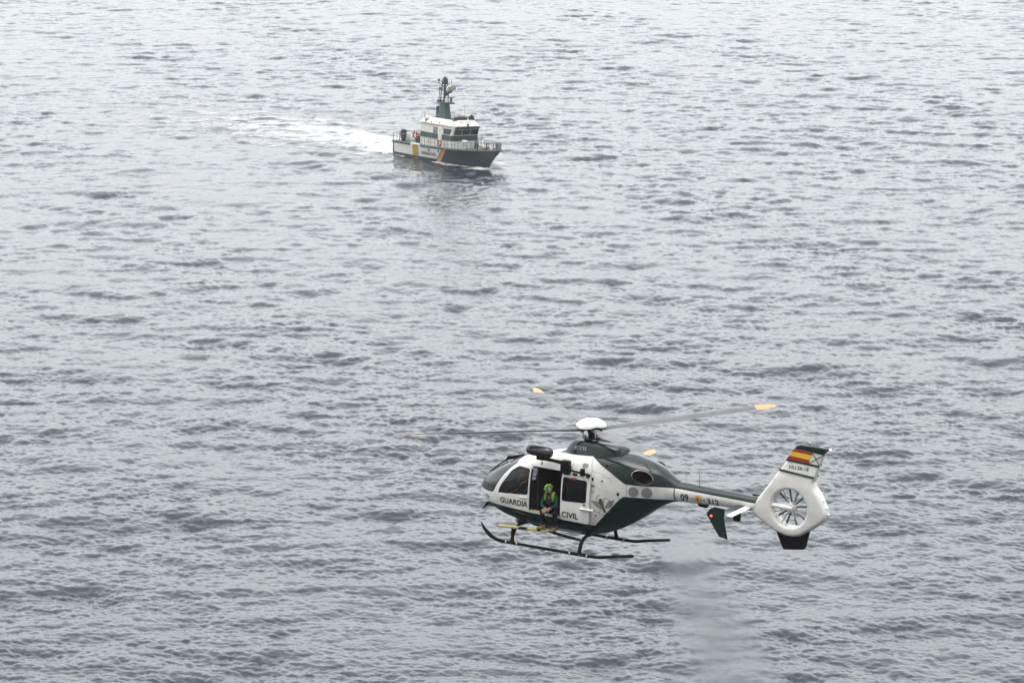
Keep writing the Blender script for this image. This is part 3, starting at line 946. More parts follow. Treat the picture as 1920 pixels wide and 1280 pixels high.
# belly fittings
bm_box(bm, (2.1, 0, .40), (2.0, .5, .05), .01); bm_box(bm, (2.9, -.55, .43), (.5, .12, .09), .02); bm_box(bm, (3.2, -.6, .42), (.35, .05, .05), .01)
bm_prism(bm, [(2.2, .46), (2.42, .46), (2.36, .30), (2.28, .30)], -.42, -.36); bm_ball(bm, (1.3, -.40, .42), (.10, .09, .08), 12)
hpi("belly_fitting", GREYDECAL)

# main rotor: mast, head, cap, four blades
TILT = math.atan(.067)
rot_e = empty("main_rotor", (3.26, 0, 3.12), (0, -TILT, 0)); rot_e.parent = heli
bm_tube(bm, [(0, 0, -.42), (0, 0, -.15), (0, 0, .02)], [.10, .085, .12], 16)
bm_tube(bm, [(0, 0, -.27), (0, 0, -.22)], [.20, .20], 20)
for a in (20, 110, 200, 290):
    c, s = math.cos(R(a)), math.sin(R(a))
    bm_tube(bm, [(.2 * c, .2 * s, -.26), (.24 * c, .24 * s, -.02)], .016, 6)
    bm_box(bm, (.25 * c, .25 * s, -.02), (.08, .08, .06), .01)
mast = hp("rotor_mast", BLACK, rot_e)
bm_ball(bm, (.08, .16, -.16), (.05, .05, .05), 10); bm_box(bm, (-.16, -.12, -.16), (.08, .05, .12), .01); bm_box(bm, (.15, -.15, -.25), (.12, .04, .04), .01)
hpi("swashplate_link", STEEL, rot_e)
NC = 48; rows = []
for t in np.linspace(0, 1, 8):
    rows.append([])
    for k in range(NC):
        a = 2 * math.pi * k / NC
        notch = 0.0
        for bz in (44, 139, 224, 319):
            d = abs((math.degrees(a) - bz + 180) % 360 - 180)
            notch = max(notch, math.exp(-(d / 16.0) ** 2))
        rr = .425 * (1 - .10 * notch)
        r = rr * math.sin(t * math.pi / 2)
        rows[-1].append(bm.verts.new((r * math.cos(a), r * math.sin(a), .10 + .22 * math.cos(t * math.pi / 2) ** .9 + (.035 * notch if t > .9 else 0))) if t > 0 or k == 0 else rows[-1][0])
for a, b in zip(rows, rows[1:]):
    for k in range(NC):
        q = [a[k], a[(k + 1) % NC], b[(k + 1) % NC], b[k]]
        q = list(dict.fromkeys(q))
        if len(q) > 2: bm.faces.new(q)
bm.faces.new(rows[-1])
hp("rotor_cap", HW, rot_e, sharp=50)
for a in (44, 139, 224, 319):
    rows = []
    for r, ch, th, tw, sweep in ((.12, .16, .09, 8, 0), (.45, .17, .085, 12, 0), (.75, .17, .075, 17, 0), (1.05, .27, .045, 17, 0), (1.4, .31, .04, 17, 0), (4.56, .31, .03, 12, 0), (4.74, .30, .026, 12, .015), (4.95, .25, .02, 12, .05), (5.1, .15, .012, 12, .10)):
        row = []
        for k in range(14):
            u = 2 * math.pi * k / 14
            cx = .5 * ch * math.cos(u) - .12 * ch
            cz = .5 * th * math.sin(u) * (1 - .45 * max(0, -math.cos(u)))
            row.append(bm.verts.new((r, (cx * math.cos(R(tw)) - cz * math.sin(R(tw))) - sweep, cx * math.sin(R(tw)) + cz + .055 * max(0, r - .3) * (1 - .0 * r) + .03)))
        rows.append((row, 1 if r > 4.6 else 0))
    for (p, _), (q, mi) in zip(rows, rows[1:]):
        for k in range(14):
            f = bm.faces.new((p[k], p[(k + 1) % 14], q[(k + 1) % 14], q[k])); f.material_index = mi
    bm.faces.new(rows[0][0]); bm.faces.new(rows[-1][0]).material_index = 1
    o = hp("rotor_blade", [BLADE, ORANGE], rot_e, sharp=60)
    o.rotation_euler = (0, 0, R(a))
# ------------------------------------------------------------------ the two people in the helicopter
SKIN = new_mat("skin", (.27, .15, .10), .6)
JACKET = paint("green_jacket", (.010, .045, .030), .8, .3, 0.0, 8)
TROUSERS = paint("dark_trousers", (.007, .0065, .009), .9, .3, 0.0, 8)
LIME = new_mat("lime_helmet", (.14, .29, .025), .5)
LIMECLOTH = paint("lime_vest", (.16, .26, .03), .7, .3, 0.0, 8)
HARNESS = new_mat("dark_harness", (.02, .018, .018), .8)
BOOT = paint("tan_boot", (.22, .12, .045), .75, .3, 0.0, 8)
GREYSHELL = new_mat("grey_ear_shell", (.22, .22, .23), .45)
PORANGE = new_mat("orange_helmet", (.55, .25, .02), .4)
for _m in (JACKET, TROUSERS, LIMECLOTH, HARNESS): _m.node_tree.nodes["Principled BSDF"].inputs["Specular IOR Level"].default_value = .15
EYE_M = new_mat("eye", (.02, .015, .012), .3)

def remeshed(name, bm, voxel, mats, parent, pick):
    """one continuous skin from overlapping limbs; pick(co) gives the material of each face"""
    me = bpy.data.meshes.new("tmp"); bm.to_mesh(me); bm.free()
    t = bpy.data.objects.new("tmp", me); COL.objects.link(t)
    m = t.modifiers.new("r", 'REMESH'); m.mode = 'VOXEL'; m.voxel_size = voxel
    q = t.modifiers.new("s", 'SMOOTH'); q.factor = .5; q.iterations = 4
    out = bpy.data.meshes.new_from_object(t.evaluated_get(bpy.context.evaluated_depsgraph_get()))
    bpy.data.objects.remove(t); bpy.data.meshes.remove(me)
    out.name = name
    for mm in mats: out.materials.append(mm)
    out.polygons.foreach_set("use_smooth", [True] * len(out.polygons))
    out.polygons.foreach_set("material_index", [pick(p.center) for p in out.polygons])
    o = bpy.data.objects.new(name, out); COL.objects.link(o)
    o.parent = parent
    return o

def hand(bm, wrist, direction, normal, curl=.5, thumb=1):
    d = Vector(direction).normalized(); n = Vector(normal); n = (n - d * n.dot(d)).normalized(); s = d.cross(n)
    w = Vector(wrist)
    bm_tube(bm, [w - d * .02, w + d * .03, w + d * .085], [.026, .034, .036], 10, (1, .55))
    for k, (off, ln) in enumerate(((-.029, .066), (-.010, .076), (.010, .071), (.027, .056))):
        p = w + d * .078 + s * off; pts = [p]
        a = 0
        for seg in (.45, .32, .25):
            a += curl * (.9 + .1 * k)
            p = p + (d * math.cos(a) + n * math.sin(a)) * ln * seg * 1.05
            pts.append(p)
        bm_tube(bm, pts, [.010, .0095, .009, .0075], 7)
    p = w + d * .03 - s * .03 * thumb
    bm_tube(bm, [p, p + (d * .7 - s * .7 * thumb) * .035, p + (d * .7 - s * .7 * thumb) * .035 + (d * .8 + n * .6) * .03], [.013, .011, .009], 7)

def person(label, J, face, voxel):
    root = empty("person")
    root.matrix_world = heli_matrix() @ Matrix.Translation(J['pelvis'])
    tag(root, label, "person")
    P = {k: Vector(v) - Vector(J['pelvis']) for k, v in J.items()}
    b = bmesh.new()
    f = Vector(face).normalized(); up = Vector((0, 0, 1)); up = (up - f * f.dot(up)).normalized(); left = up.cross(f)
    bm_tube(b, [P['pelvis'] - Vector((0, 0, .06)), P['pelvis'] + Vector((0, 0, .06)), P['waist'], P['chest'], P['neck'] - Vector((0, 0, .05)), P['neck']], [.13, .15, .14, .165, .11, .062], 16, (1.15, .85))
    for sd in ('l', 'r'):
        bm_tube(b, [P['chest'].lerp(P['sh_' + sd], .4), P['sh_' + sd], P['sh_' + sd].lerp(P['el_' + sd], .5), P['el_' + sd], P['el_' + sd].lerp(P['wr_' + sd], .5), P['wr_' + sd]], [.085, .075, .062, .052, .046, .034], 12)
        bm_tube(b, [P['hip_' + sd], P['hip_' + sd].lerp(P['kn_' + sd], .5), P['kn_' + sd], P['kn_' + sd].lerp(P['an_' + sd], .45), P['an_' + sd]], [.105, .092, .075, .066, .050], 12)
        hand(b, P['wr_' + sd], J.get('hd_' + sd, (0, -.3, -1)), f, .55, 1 if sd == 'l' else -1)
    h = P['head']
    bm_tube(b, [P['neck'] - Vector((0, 0, .03)), h - up * .06], [.062, .058], 12)
    rot = Matrix((f, left, up)).transposed().to_euler()
    bm_ball(b, h, (.098, .078, .122), 18, rot)
    bm_ball(b, h + f * .035 - up * .07, (.06, .052, .05), 12, rot)
    bm_tube(b, [h + f * .085 + up * .02, h + f * .112 - up * .025, h + f * .09 - up * .035], [.012, .017, .012], 8)
    for q in (-1, 1):
        bm_tube(b, [h + f * .09 + left * .02 * q + up * .028, h + f * .082 + left * .055 * q + up * .026], [.012, .01], 6)
        bm_ball(b, h + left * .082 * q - f * .01, (.03, .012, .035), 8, rot)
    bm_tube(b, [h + f * .088 - up * .062 + left * .028, h + f * .094 - up * .06, h + f * .088 - up * .062 - left * .028], [.008, .011, .008], 6)
    wr = [P['wr_l'], P['wr_r']]
    def pick(c):
        if (c - h).length < .16 and c.z > P['neck'].z + .005: return 0
        for s_ in ('l', 'r'):
            d_ = Vector(J.get('hd_' + s_, (0, -.3, -1))).normalized()
            if (c - P['wr_' + s_]).length < .2 and (c - P['wr_' + s_]).dot(d_) > .002 and (c - P['wr_' + s_] - d_ * .07).length < .105: return 0
        if c.z > P['waist'].z - .06 and c.y > P['kn_l'].y + .03: return 1
        for s_ in ('l', 'r'):
            a, e, w_ = P['sh_' + s_], P['el_' + s_], P['wr_' + s_]
            for u, v in ((a, e), (e, w_)):
                t = max(0, min(1, (c - u).dot(v - u) / (v - u).length_squared))
                if (c - u.lerp(v, t)).length < .075: return 1
        return 2
    remeshed("body", b, voxel, [SKIN, JACKET, TROUSERS], root, pick)
    e = bmesh.new()
    for q in (-1, 1): bm_ball(e, h + f * .088 + left * .032 * q + up * .008, (.012, .014, .008), 8, rot)
    islands("eye", e, EYE_M, root)
    return root, P, f, left, up, rot

crew = dict(pelvis=(2.60, -.66, .99), waist=(2.57, -.70, 1.12), chest=(2.53, -.76, 1.29), neck=(2.515, -.80, 1.435), head=(2.49, -.86, 1.545),
            sh_r=(2.36, -.79, 1.355), sh_l=(2.69, -.79, 1.365), el_r=(2.315, -.93, 1.12), el_l=(2.76, -.93, 1.14), wr_r=(2.53, -1.05, 1.045), wr_l=(2.57, -1.07, 1.04),
            hd_r=(.75, -.1, -.35), hd_l=(-.7, -.1, -.6),
            hip_r=(2.50, -.69, .955), hip_l=(2.70, -.69, .955), kn_r=(2.41, -1.06, .985), kn_l=(2.80, -1.06, .965), an_r=(2.41, -.985, .56), an_l=(2.78, -.985, .56))
p, P, f, left, up, rot = person("person in green jacket and lime helmet sitting in the open helicopter door", crew, (-.74, -.62, -.22), .0085)
h = P['head']
b = bmesh.new()
bm_ball(b, h + up * .052 - f * .005, (.122, .103, .104), 22, rot)
bmesh.ops.bisect_plane(b, geom=b.verts[:] + b.edges[:] + b.faces[:], plane_co=h + up * .038, plane_no=-up, clear_outer=True)
bm_tube(b, [h + up * .036 + f * .10 + left * .07, h + up * .036 + f * .130, h + up * .036 + f * .10 - left * .07], [.010, .014, .010], 6)
hel = mesh_obj("helmet", b, LIME, p)
b = bmesh.new()
for a in (-40, 0, 40):
    c = h + up * .10 + (f * math.cos(R(a)) + left * math.sin(R(a))) * -.02
    for q in (-1, 1):
        bm_box(b, h + up * (.125 - .03 * abs(a) / 40) + left * .083 * q + f * a / 40 * .055, (.045, .02, .03), .004, rot)
islands("helmet_vent", b, HARNESS, hel)
b = bmesh.new()
for q in (-1, 1): bm_ball(b, h + left * .090 * q - up * .005 - f * .012, (.038, .030, .050), 14, rot)
islands("ear_defender", b, GREYSHELL, p)
b = bmesh.new()
bm_tube(b, [h + left * .11 + f * .02 - up * .03, h + left * .09 + f * .08 - up * .07, h + f * .11 - up * .07], [.006, .006, .012], 6)
mesh_obj("microphone_boom", b, HARNESS, p)
b = bmesh.new()
for s_, q in (('l', 1), ('r', -1)):
    s0 = P['sh_' + s_]
    bm_tube(b, [P['neck'] + Vector((q * .07, .08, .0)), P['neck'] + Vector((q * .105, .0, .035)), P['neck'] + Vector((q * .115, -.085, -.02)), P['chest'] + Vector((q * .115, -.145, .05)), P['chest'] + Vector((q * .11, -.15, -.03))], [.03, .042, .046, .042, .025], 10, (1, .6))
islands("life_vest_strap", b, LIMECLOTH, p)
b = bmesh.new()
bm_box(b, P['chest'] + Vector((0, -.16, -.03)), (.16, .05, .20), .02); bm_tube(b, [P['waist'] + Vector((-.17, -.06, 0)), P['waist'] + Vector((-.09, -.16, 0)), P['waist'] + Vector((.09, -.16, 0)), P['waist'] + Vector((.17, -.06, 0))], .022, 8)
mesh_obj("chest_harness", b, HARNESS, p)
b = bmesh.new(); bm_box(b, P['chest'] + Vector((.02, -.19, .05)), (.018, .012, .05), .003, Euler((0, R(25), 0))); mesh_obj("harness_buckle", b, STEEL, p)
for s_, toe in (('r', Vector((-.13, -.075, 0))), ('l', Vector((-.02, -.15, 0)))):
    b = bmesh.new()
    a = P['an_' + s_]; z0 = .435 + (crew['an_' + s_][0] - 1.9) * .02 - crew['pelvis'][2] + .012
    t = toe.normalized()
    bm_tube(b, [a + Vector((0, 0, .07)), a + Vector((0, 0, 0)), Vector((a.x, a.y, z0 + .055)) - t * .015], [.062, .060, .058], 12)
    bm_tube(b, [Vector((a.x, a.y, z0 + .045)) - t * .06, Vector((a.x, a.y, z0 + .05)), Vector((a.x, a.y, z0 + .045)) + t * .11, Vector((a.x, a.y, z0 + .035)) + t * .185], [.040, .052, .048, .030], 12, (1, .85))
    mesh_obj("boot", b, BOOT, p)
pass
flip = dict(pelvis=(1.530, -.38, 1.14), waist=(1.540, -.38, 1.24), chest=(1.530, -.38, 1.40), neck=(1.500, -.38, 1.53), head=(1.455, -.38, 1.645),
            sh_r=(1.510, -.20, 1.45), sh_l=(1.510, -.56, 1.45), el_r=(1.390, -.16, 1.24), el_l=(1.390, -.60, 1.24), wr_r=(1.170, -.24, 1.18), wr_l=(1.190, -.54, 1.16),
            hd_r=(-1, .1, -.1), hd_l=(-1, -.1, -.1),
            hip_r=(1.470, -.29, 1.11), hip_l=(1.470, -.47, 1.11), kn_r=(1.090, -.27, 1.16), kn_l=(1.090, -.49, 1.16), an_r=(0.870, -.27, .90), an_l=(0.870, -.49, .90))
p, P, f, left, up, rot = person("pilot in orange and white helmet seated behind the front side window", flip, (-1, -.12, -.08), .012)
h = P['head']
b = bmesh.new()
bm_ball(b, h + up * .03 - f * .01, (.145, .125, .135), 22, rot)
bmesh.ops.bisect_plane(b, geom=b.verts[:] + b.edges[:] + b.faces[:], plane_co=h + f * .055 - up * .02, plane_no=(f * .8 - up * .6).normalized(), clear_outer=True)
hel = mesh_obj("helmet", b, PORANGE, p)
b = bmesh.new()
bm_ball(b, h + up * .055 + f * .03, (.128, .128, .085), 18, rot)
bmesh.ops.bisect_plane(b, geom=b.verts[:] + b.edges[:] + b.faces[:], plane_co=h + up * .05, plane_no=-up, clear_outer=True)
mesh_obj("visor_cover", b, HW, hel)
b = bmesh.new()
for q in (1, -1):
    bm_tube(b, [P['neck'] + Vector((.06, q * .09, 0)), P['neck'] + Vector((-.02, q * .12, .0)), P['chest'] + Vector((-.15, q * .11, 0)), P['waist'] + Vector((-.14, q * .10, 0))], [.03, .045, .045, .03], 10)
islands("life_vest_strap", b, PORANGE, p)
# ------------------------------------------------------------------ patrol boat
BYAW = R(56.0)
BOAT_O = Vector((-14.30, 433.52, 0.0))
boat = empty("patrol_boat")
_bf, _bp = Vector((math.cos(BYAW), -math.sin(BYAW), 0)), Vector((math.sin(BYAW), math.cos(BYAW), 0))
BM = Matrix.Translation(BOAT_O) @ Matrix((_bf, _bp, Vector((0, 0, 1)))).transposed().to_4x4()
_roll = Matrix.Translation((10, 0, 0.3)) @ Matrix.Rotation(R(-0.6), 4, 'Y') @ Matrix.Rotation(R(2.2), 4, 'X').inverted() @ Matrix.Translation((-10, 0, -0.3))
boat.matrix_world = BM @ _roll
tag(boat, "green and white patrol boat with tall mast under way, trailing a foamy wake", "boat")

BHULL = paint("boat_hull_green", (.013, .033, .043), .4, .25, .1, .8)
BWHITE = paint("boat_white", (.72, .70, .63), .45, .18, .0, .9)
BGREEN = paint("boat_green", (.010, .052, .041), .45, .2, .0, .8)
BGREY = paint("strake_grey", (.075, .095, .095), .7, .3, .0, 2)
BDECK = paint("deck_green", (.05, .10, .08), .8, .3, .0, 1)
BORANGE = new_mat("stripe_orange", (.62, .29, .05), .5)
BYELLOW = new_mat("crest_yellow", (.50, .33, .03), .5)
BGLASS = new_mat("boat_window", (.012, .014, .018), .06)
BSTEEL = new_mat("rail_steel", (.17, .17, .17), .5, .2)
BDARK = new_mat("boat_dark_gear", (.02, .022, .025), .7)
BRED = new_mat("life_ring_red", (.42, .06, .04), .6)
BLETTER = new_mat("hull_lettering", (.06, .06, .085), .6)
BREDPAINT = paint("antifouling_red", (.035, .022, .02), .7, .3, 0, 1)

bm = bmesh.new()
def bp(name, mats, parent=None, **k):
    global bm
    o = mesh_obj(name, bm, mats, parent or boat, **k)
    bm = bmesh.new()
    return o

def bpi(name, mats, parent=None, **k):
    global bm
    islands(name, bm, mats, parent or boat, **k)
    bm = bmesh.new()
# hull
T = [0.0, .2, .4, .55, .68, .78, .86, .92, .97, 1.0]
HB = [2.62, 2.80, 2.85, 2.85, 2.66, 2.25, 1.72, 1.15, .52, .06]        # half breadth at the deck
WB = [2.45, 2.55, 2.52, 2.35, 1.90, 1.38, .92, .52, .18, .03]          # at the water line
DZ = [1.95, 1.97, 2.0, 2.05, 2.15, 2.24, 2.33, 2.42, 2.52, 2.58]       # deck edge height
t = np.linspace(0, 1, 70)
hb, wb, dz = spline(T, HB, t), spline(T, WB, t), spline(T, DZ, t)
rows = []
for i in range(len(t)):
    def xx(end): return .42 + (end - .42) * t[i]
    pts = [(xx(18.6), 0, -.9 + .5 * t[i] ** 3), (xx(19.4), wb[i] * .72, -.42), (xx(20.1), wb[i], 0.0), (xx(20.6), wb[i] + (hb[i] - wb[i]) * .28, dz[i] * .22),
           (xx(21.5), wb[i] + (hb[i] - wb[i]) * .60, dz[i] * .58), (xx(22.9), hb[i], dz[i])]
    rows.append(pts)
nh = len(rows[0])
V = []; FN = []
for r in rows:
    V += [(x, y, z) for x, y, z in r] + [(x, -y, z) for x, y, z in r[1:]]
w_ = 2 * nh - 1
def hv(i, k): return i * w_ + (k if k >= 0 else nh - 1 - k)
for i in range(len(rows) - 1):
    for k in range(nh - 1):
        FN.append((hv(i, k), hv(i + 1, k), hv(i + 1, k + 1), hv(i, k + 1)))
        FN.append((hv(i, -k), hv(i, -(k + 1)), hv(i + 1, -(k + 1)), hv(i + 1, -k)))
FN.append([hv(0, k) for k in range(nh - 1, 0, -1)] + [hv(0, 0)] + [hv(0, -k) for k in range(1, nh)])
HBV = BVHTree.FromPolygons(V, FN)
vs = [bm.verts.new(v) for v in V]
for f in FN: bm.faces.new([vs[i] for i in f])
cut_region(bm, [(-1, -2), (24, -2), (24, .08), (-1, .08)], 0, 4)
for q in ([(.72, .46), (11.36, .46), (12.85, 1.80), (12.86, 1.86), (5.05, 1.70), (.74, 1.68)],): cut_region(bm, q, 0, 1)
cut_region(bm, [(5.05, 1.68), (7.65, 1.74), (7.65, 2.1), (5.05, 2.1)], 0, 1)
cut_region(bm, [(10.86, .0), (11.04, .0), (13.13, 1.9), (12.96, 1.9)], 0, 3)
cut_region(bm, [(11.04, .0), (11.86, .0), (13.92, 1.95), (13.13, 1.9)], 0, 2)
cut_region(bm, [(11.86, .0), (12.00, .0), (14.06, 1.96), (13.92, 1.95)], 0, 3)
hull = bp("hull", [BHULL, BWHITE, BORANGE, BLETTER, BREDPAINT], sharp=35)
# deck and bulwark
dk = [(r[-1][0], r[-1][1] - .02, r[-1][2] - .05) for r in rows]
a = [bm.verts.new(p) for p in dk]; b2 = [bm.verts.new((x, -y, z)) for x, y, z in dk]
for i in range(len(dk) - 1): bm.faces.new((a[i], b2[i], b2[i + 1], a[i + 1]))
deck = bp("deck", BDECK)
for sd in (-1, 1):
    L = [(r[-1][0], sd * (r[-1][1] + .02), r[-1][2]) for r in rows]
    bm_tube(bm, [(x, y, z - .06) for x, y, z in L if x < 5.1], .13, 8)
    bm_tube(bm, [(x, y, z - .02) for x, y, z in L if x > 7.6], .15, 8)
    bp("rubbing_strake", BGREY)
    q = [(x, y, z) for x, y, z in L if 5.0 < x < 7.8]
    for (x0, y0, z0), (x1, y1, z1) in zip(q, q[1:]):
        bm.faces.new([bm.verts.new(v) for v in ((x0, y0, z0), (x1, y1, z1), (x1, y1 - sd * .05, z1 + .18), (x0, y0 - sd * .05, z0 + .18))])
    bp("boarding_gate", BWHITE)
bm_box(bm, (22.9, 0, 2.52), (.6, .34, .16), .04); bp("bow_roller", BGREY)
bm_box(bm, (.42, 0, 1.1), (.12, 5.1, 1.5), .05); bp("transom", BHULL)
HY = lambda x, z: surf_y(HBV, x, z, -1)
lettering("hull_lettering", "GUARDIA CIVIL", 7.95, 11.45, .78, .44, HBV, BLETTER, hull, off=.03, step=.3, bold=.03)
decal("crest_panel", [([(5.62, .50), (7.12, .50), (7.14, 1.98), (5.64, 1.95)], 0)] +
      [([(5.72 + .24 * k + .10 * (j % 2), .58 + .225 * j), (5.79 + .24 * k + .10 * (j % 2), .58 + .225 * j), (5.79 + .24 * k + .10 * (j % 2), .72 + .225 * j), (5.72 + .24 * k + .10 * (j % 2), .72 + .225 * j)], 1) for k in range(6) for j in range(6) if not (1 <= k <= 4 and j == 3)],
      HBV, [BYELLOW, BLETTER], hull, off=.015, step=.4)
decal("lettering_bar", [([(7.74, .72), (7.78, .72), (7.78, 1.25), (7.74, 1.25)], 0)], HBV, BLETTER, hull, off=.02)
for x, z in ((9.8, 1.52), (12.05, 1.52)):
    for sd in (-1, 1):
        bm_tube(bm, [(x, sd * -HY(x, z), z), (x, sd * (-HY(x, z) + .04), z)], .17, 14); bp("porthole", BGLASS, hull)

# wheelhouse: lower cabin with a forward-leaning front
def house(bm, z0, z1, x0, xf0, xf1, hw0, hw1, mat=0, corner=.22):
    """cabin ring between two heights: square aft, chamfered front corners"""
    A = [(x0, -hw0), (xf0 - corner, -hw0), (xf0, -hw0 + corner * .9), (xf0, hw0 - corner * .9), (xf0 - corner, hw0), (x0, hw0)]
    B = [(x0, -hw1), (xf1 - corner, -hw1), (xf1, -hw1 + corner * .9), (xf1, hw1 - corner * .9), (xf1 - corner, hw1), (x0, hw1)]
    a = [bm.verts.new((x, y, z0)) for x, y in A]; b = [bm.verts.new((x, y, z1)) for x, y in B]
    for i in range(6):
        bm.faces.new((a[i], a[(i + 1) % 6], b[(i + 1) % 6], b[i])).material_index = mat
    return a, b
a, _ = house(bm, 1.95, 3.02, 6.6, 14.35, 14.35, 2.12, 2.12); _, b = house(bm, 3.02, 3.76, 6.6, 14.35, 14.38, 2.12, 2.12, 1)
_, b = house(bm, 3.76, 4.98, 6.6, 14.38, 14.85, 2.12, 2.06)
bm.faces.new(b)
bmesh.ops.remove_doubles(bm, verts=bm.verts, dist=.001)
cabin = bp("wheelhouse", [BWHITE, BGREEN], sharp=25)
for sd in (-1, 1):
    bm_box(bm, (11.45, sd * 2.14, 3.4), (.86, .07, 2.7), .03); dr = bp("side_door", BWHITE)
    bm_box(bm, (11.45, sd * 2.18, 4.25), (.12, .03, .26), .01); bp("door_window", BGLASS, dr)
    bm_box(bm, (10.28, sd * 2.115, 4.22), (1.05, .05, .84), .02); bp("cabin_window", new_mat("grey_blind", (.16, .17, .19), .3), cabin)
    bm_prism(bm, [(12.25, 3.82), (13.85, 3.84), (14.25, 4.62), (12.25, 4.6)], sd * 2.075, sd * 2.13); bp("cabin_window", BGLASS, cabin)
def panel(p0, p1, z0, z1, lean0, lean1, out=.03):
    (x0, y0), (x1, y1) = p0, p1
    n = Vector((y1 - y0, -(x1 - x0), 0)).normalized()
    if n.x < 0: n = -n
    P = [(x0 + lean0, y0, z0), (x1 + lean0, y1, z0), (x1 + lean1, y1, z1), (x0 + lean1, y0, z1)]
    A_ = [bm.verts.new(Vector(p) + n * out) for p in P]; B_ = [bm.verts.new(Vector(p) - n * .03) for p in P]
    bm.faces.new(A_); bm.faces.new(B_[::-1])
    for i in range(4): bm.faces.new((A_[i], B_[i], B_[(i + 1) % 4], A_[(i + 1) % 4]))
ll = lambda z: .03 + .47 * (z - 3.76) / 1.22
fr = [((14.36, -1.88), (14.36, -.70)), ((14.36, -.60), (14.36, .60)), ((14.36, .70), (14.36, 1.88))]
for p0, p1 in fr:
    panel(p0, p1, 3.86, 4.58, ll(3.86), ll(4.58)); bp("front_window", BGLASS, cabin)
panel((14.36, -1.88), (14.36, 1.88), 4.64, 4.98, ll(4.62), ll(4.98) + .12, .05); bp("window_visor", BGREY, cabin)
for y in (-1.0, 0, 1.0):
    bm_tube(bm, [(14.45, y, 3.9), (14.70, y + .18, 4.5)], .02, 5); bpi("window_wiper", BDARK, cabin)
# flying bridge bulwark
rowsF = []
for z, x0, xf, hw in ((4.96, 6.5, 15.05, 2.2), (5.08, 6.5, 15.12, 2.2), (5.35, 6.7, 14.9, 2.0), (5.78, 7.3, 14.4, 1.72), (5.78, 7.4, 14.3, 1.62), (5.4, 7.4, 14.3, 1.62)):
    c = .9
    rowsF.append([bm.verts.new((x, y, z)) for x, y in ((x0, -hw), (xf - c, -hw), (xf, -hw + c), (xf, hw - c), (xf - c, hw), (x0, hw))])
for a, b in zip(rowsF, rowsF[1:]):
    for i in range(6): bm.faces.new((a[i], a[(i + 1) % 6], b[(i + 1) % 6], b[i]))
bm.faces.new(rowsF[0][::-1]); bm.faces.new(rowsF[-1])
fb = bp("flying_bridge", BWHITE, sharp=25)
# boat's name on the brow, laid on the sloping front
def brow(s, y0, y1, z0, z1, m):
    cu = bpy.data.curves.new("tmp", 'FONT'); cu.body = s; cu.size = 1
    tt = bpy.data.objects.new("tmp", cu); COL.objects.link(tt)
    me = bpy.data.meshes.new_from_object(tt.evaluated_get(bpy.context.evaluated_depsgraph_get()))
    bpy.data.objects.remove(tt); bpy.data.curves.remove(cu)
    bq = bmesh.new(); bq.from_mesh(me); bpy.data.meshes.remove(me)
    lx = [v.co.x for v in bq.verts]; ly = [v.co.y for v in bq.verts]
    for v in bq.verts:
        u = (v.co.x - min(lx)) / (max(lx) - min(lx)); q = (v.co.y - min(ly)) / (max(ly) - min(ly))
        z = z0 + (z1 - z0) * q
        v.co = (14.9 - (z - 5.35) / .43 * .5 + .03, y0 + (y1 - y0) * u, z + .01)
    return mesh_obj("name_lettering", bq, m, fb)
brow("RIO SAETO", -1.15, 1.05, 5.46, 5.70, BLETTER)
for x, y, z in ((14.97, -.1, 5.24), ):
    bm_box(bm, (x + .1, y, z), (.2, .26, .3), .04); bm_box(bm, (x + .12, y, z - .24), (.1, .5, .06), .01); bp("search_light", BGREY, fb)
bm_ball(bm, (14.35, -1.72, 5.22), (.12, .14, .12), 12); bp("horn", BDARK, fb)
for x, z in ((9.3, 5.2), (11.2, 5.25), (7.1, 5.0)):
    bm_box(bm, (x, -2.13, z), (.16, .1, .2), .03); bp("deck_lamp", BGREY, fb)
bm_box(bm, (13.9, -.55, 5.98), (.5, 2.0, .42), .08); bm_box(bm, (13.95, 1.15, 6.0), (.5, .7, .5), .1); bm_ball(bm, (13.9, 1.2, 6.25), (.25, .25, .22), 10)
bp("bridge_console", BDARK, fb)
bm_box(bm, (13.7, -1.55, 5.93), (.45, .36, .34), .08); bp("canvas_roll", new_mat("tan_canvas", (.25, .19, .12), .9), fb)
for sd in (-1, 1):
    P = [(7.0, sd * 1.8, 5.65), (7.3, sd * 1.75, 6.2), (10.5, sd * 1.68, 6.2), (11.0, sd * 1.65, 5.8)]
    bm_tube(bm, P, .028, 6)
    for x in (8, 9, 10): bm_tube(bm, [(x, sd * 1.72, 5.7), (x, sd * 1.72, 6.2)], .022, 5)
    bp("bridge_rail", BSTEEL, fb)
# gear at the after end of the house top
for x, y in ((6.9, -1.2), (7.2, .2), (7.0, 1.3)):
    bm_tube(bm, [(x - .5, y, 5.45), (x + .5, y, 5.45)], .27, 12); bp("liferaft_canister", BDARK, fb)
bm_ball(bm, (7.9, -1.95, 5.6), (.42, .2, .34), 14); bm_tube(bm, [(7.9, -2.0, 4.9), (7.9, -1.95, 5.6)], .08, 8); bp("satellite_dome", BWHITE, fb)
bm_tube(bm, [(8.2, -2.05, 5.1), (7.7, -2.15, 5.5), (7.9, -2.2, 4.9)], .05, 6); bp("davit_arm", BGREY, fb)

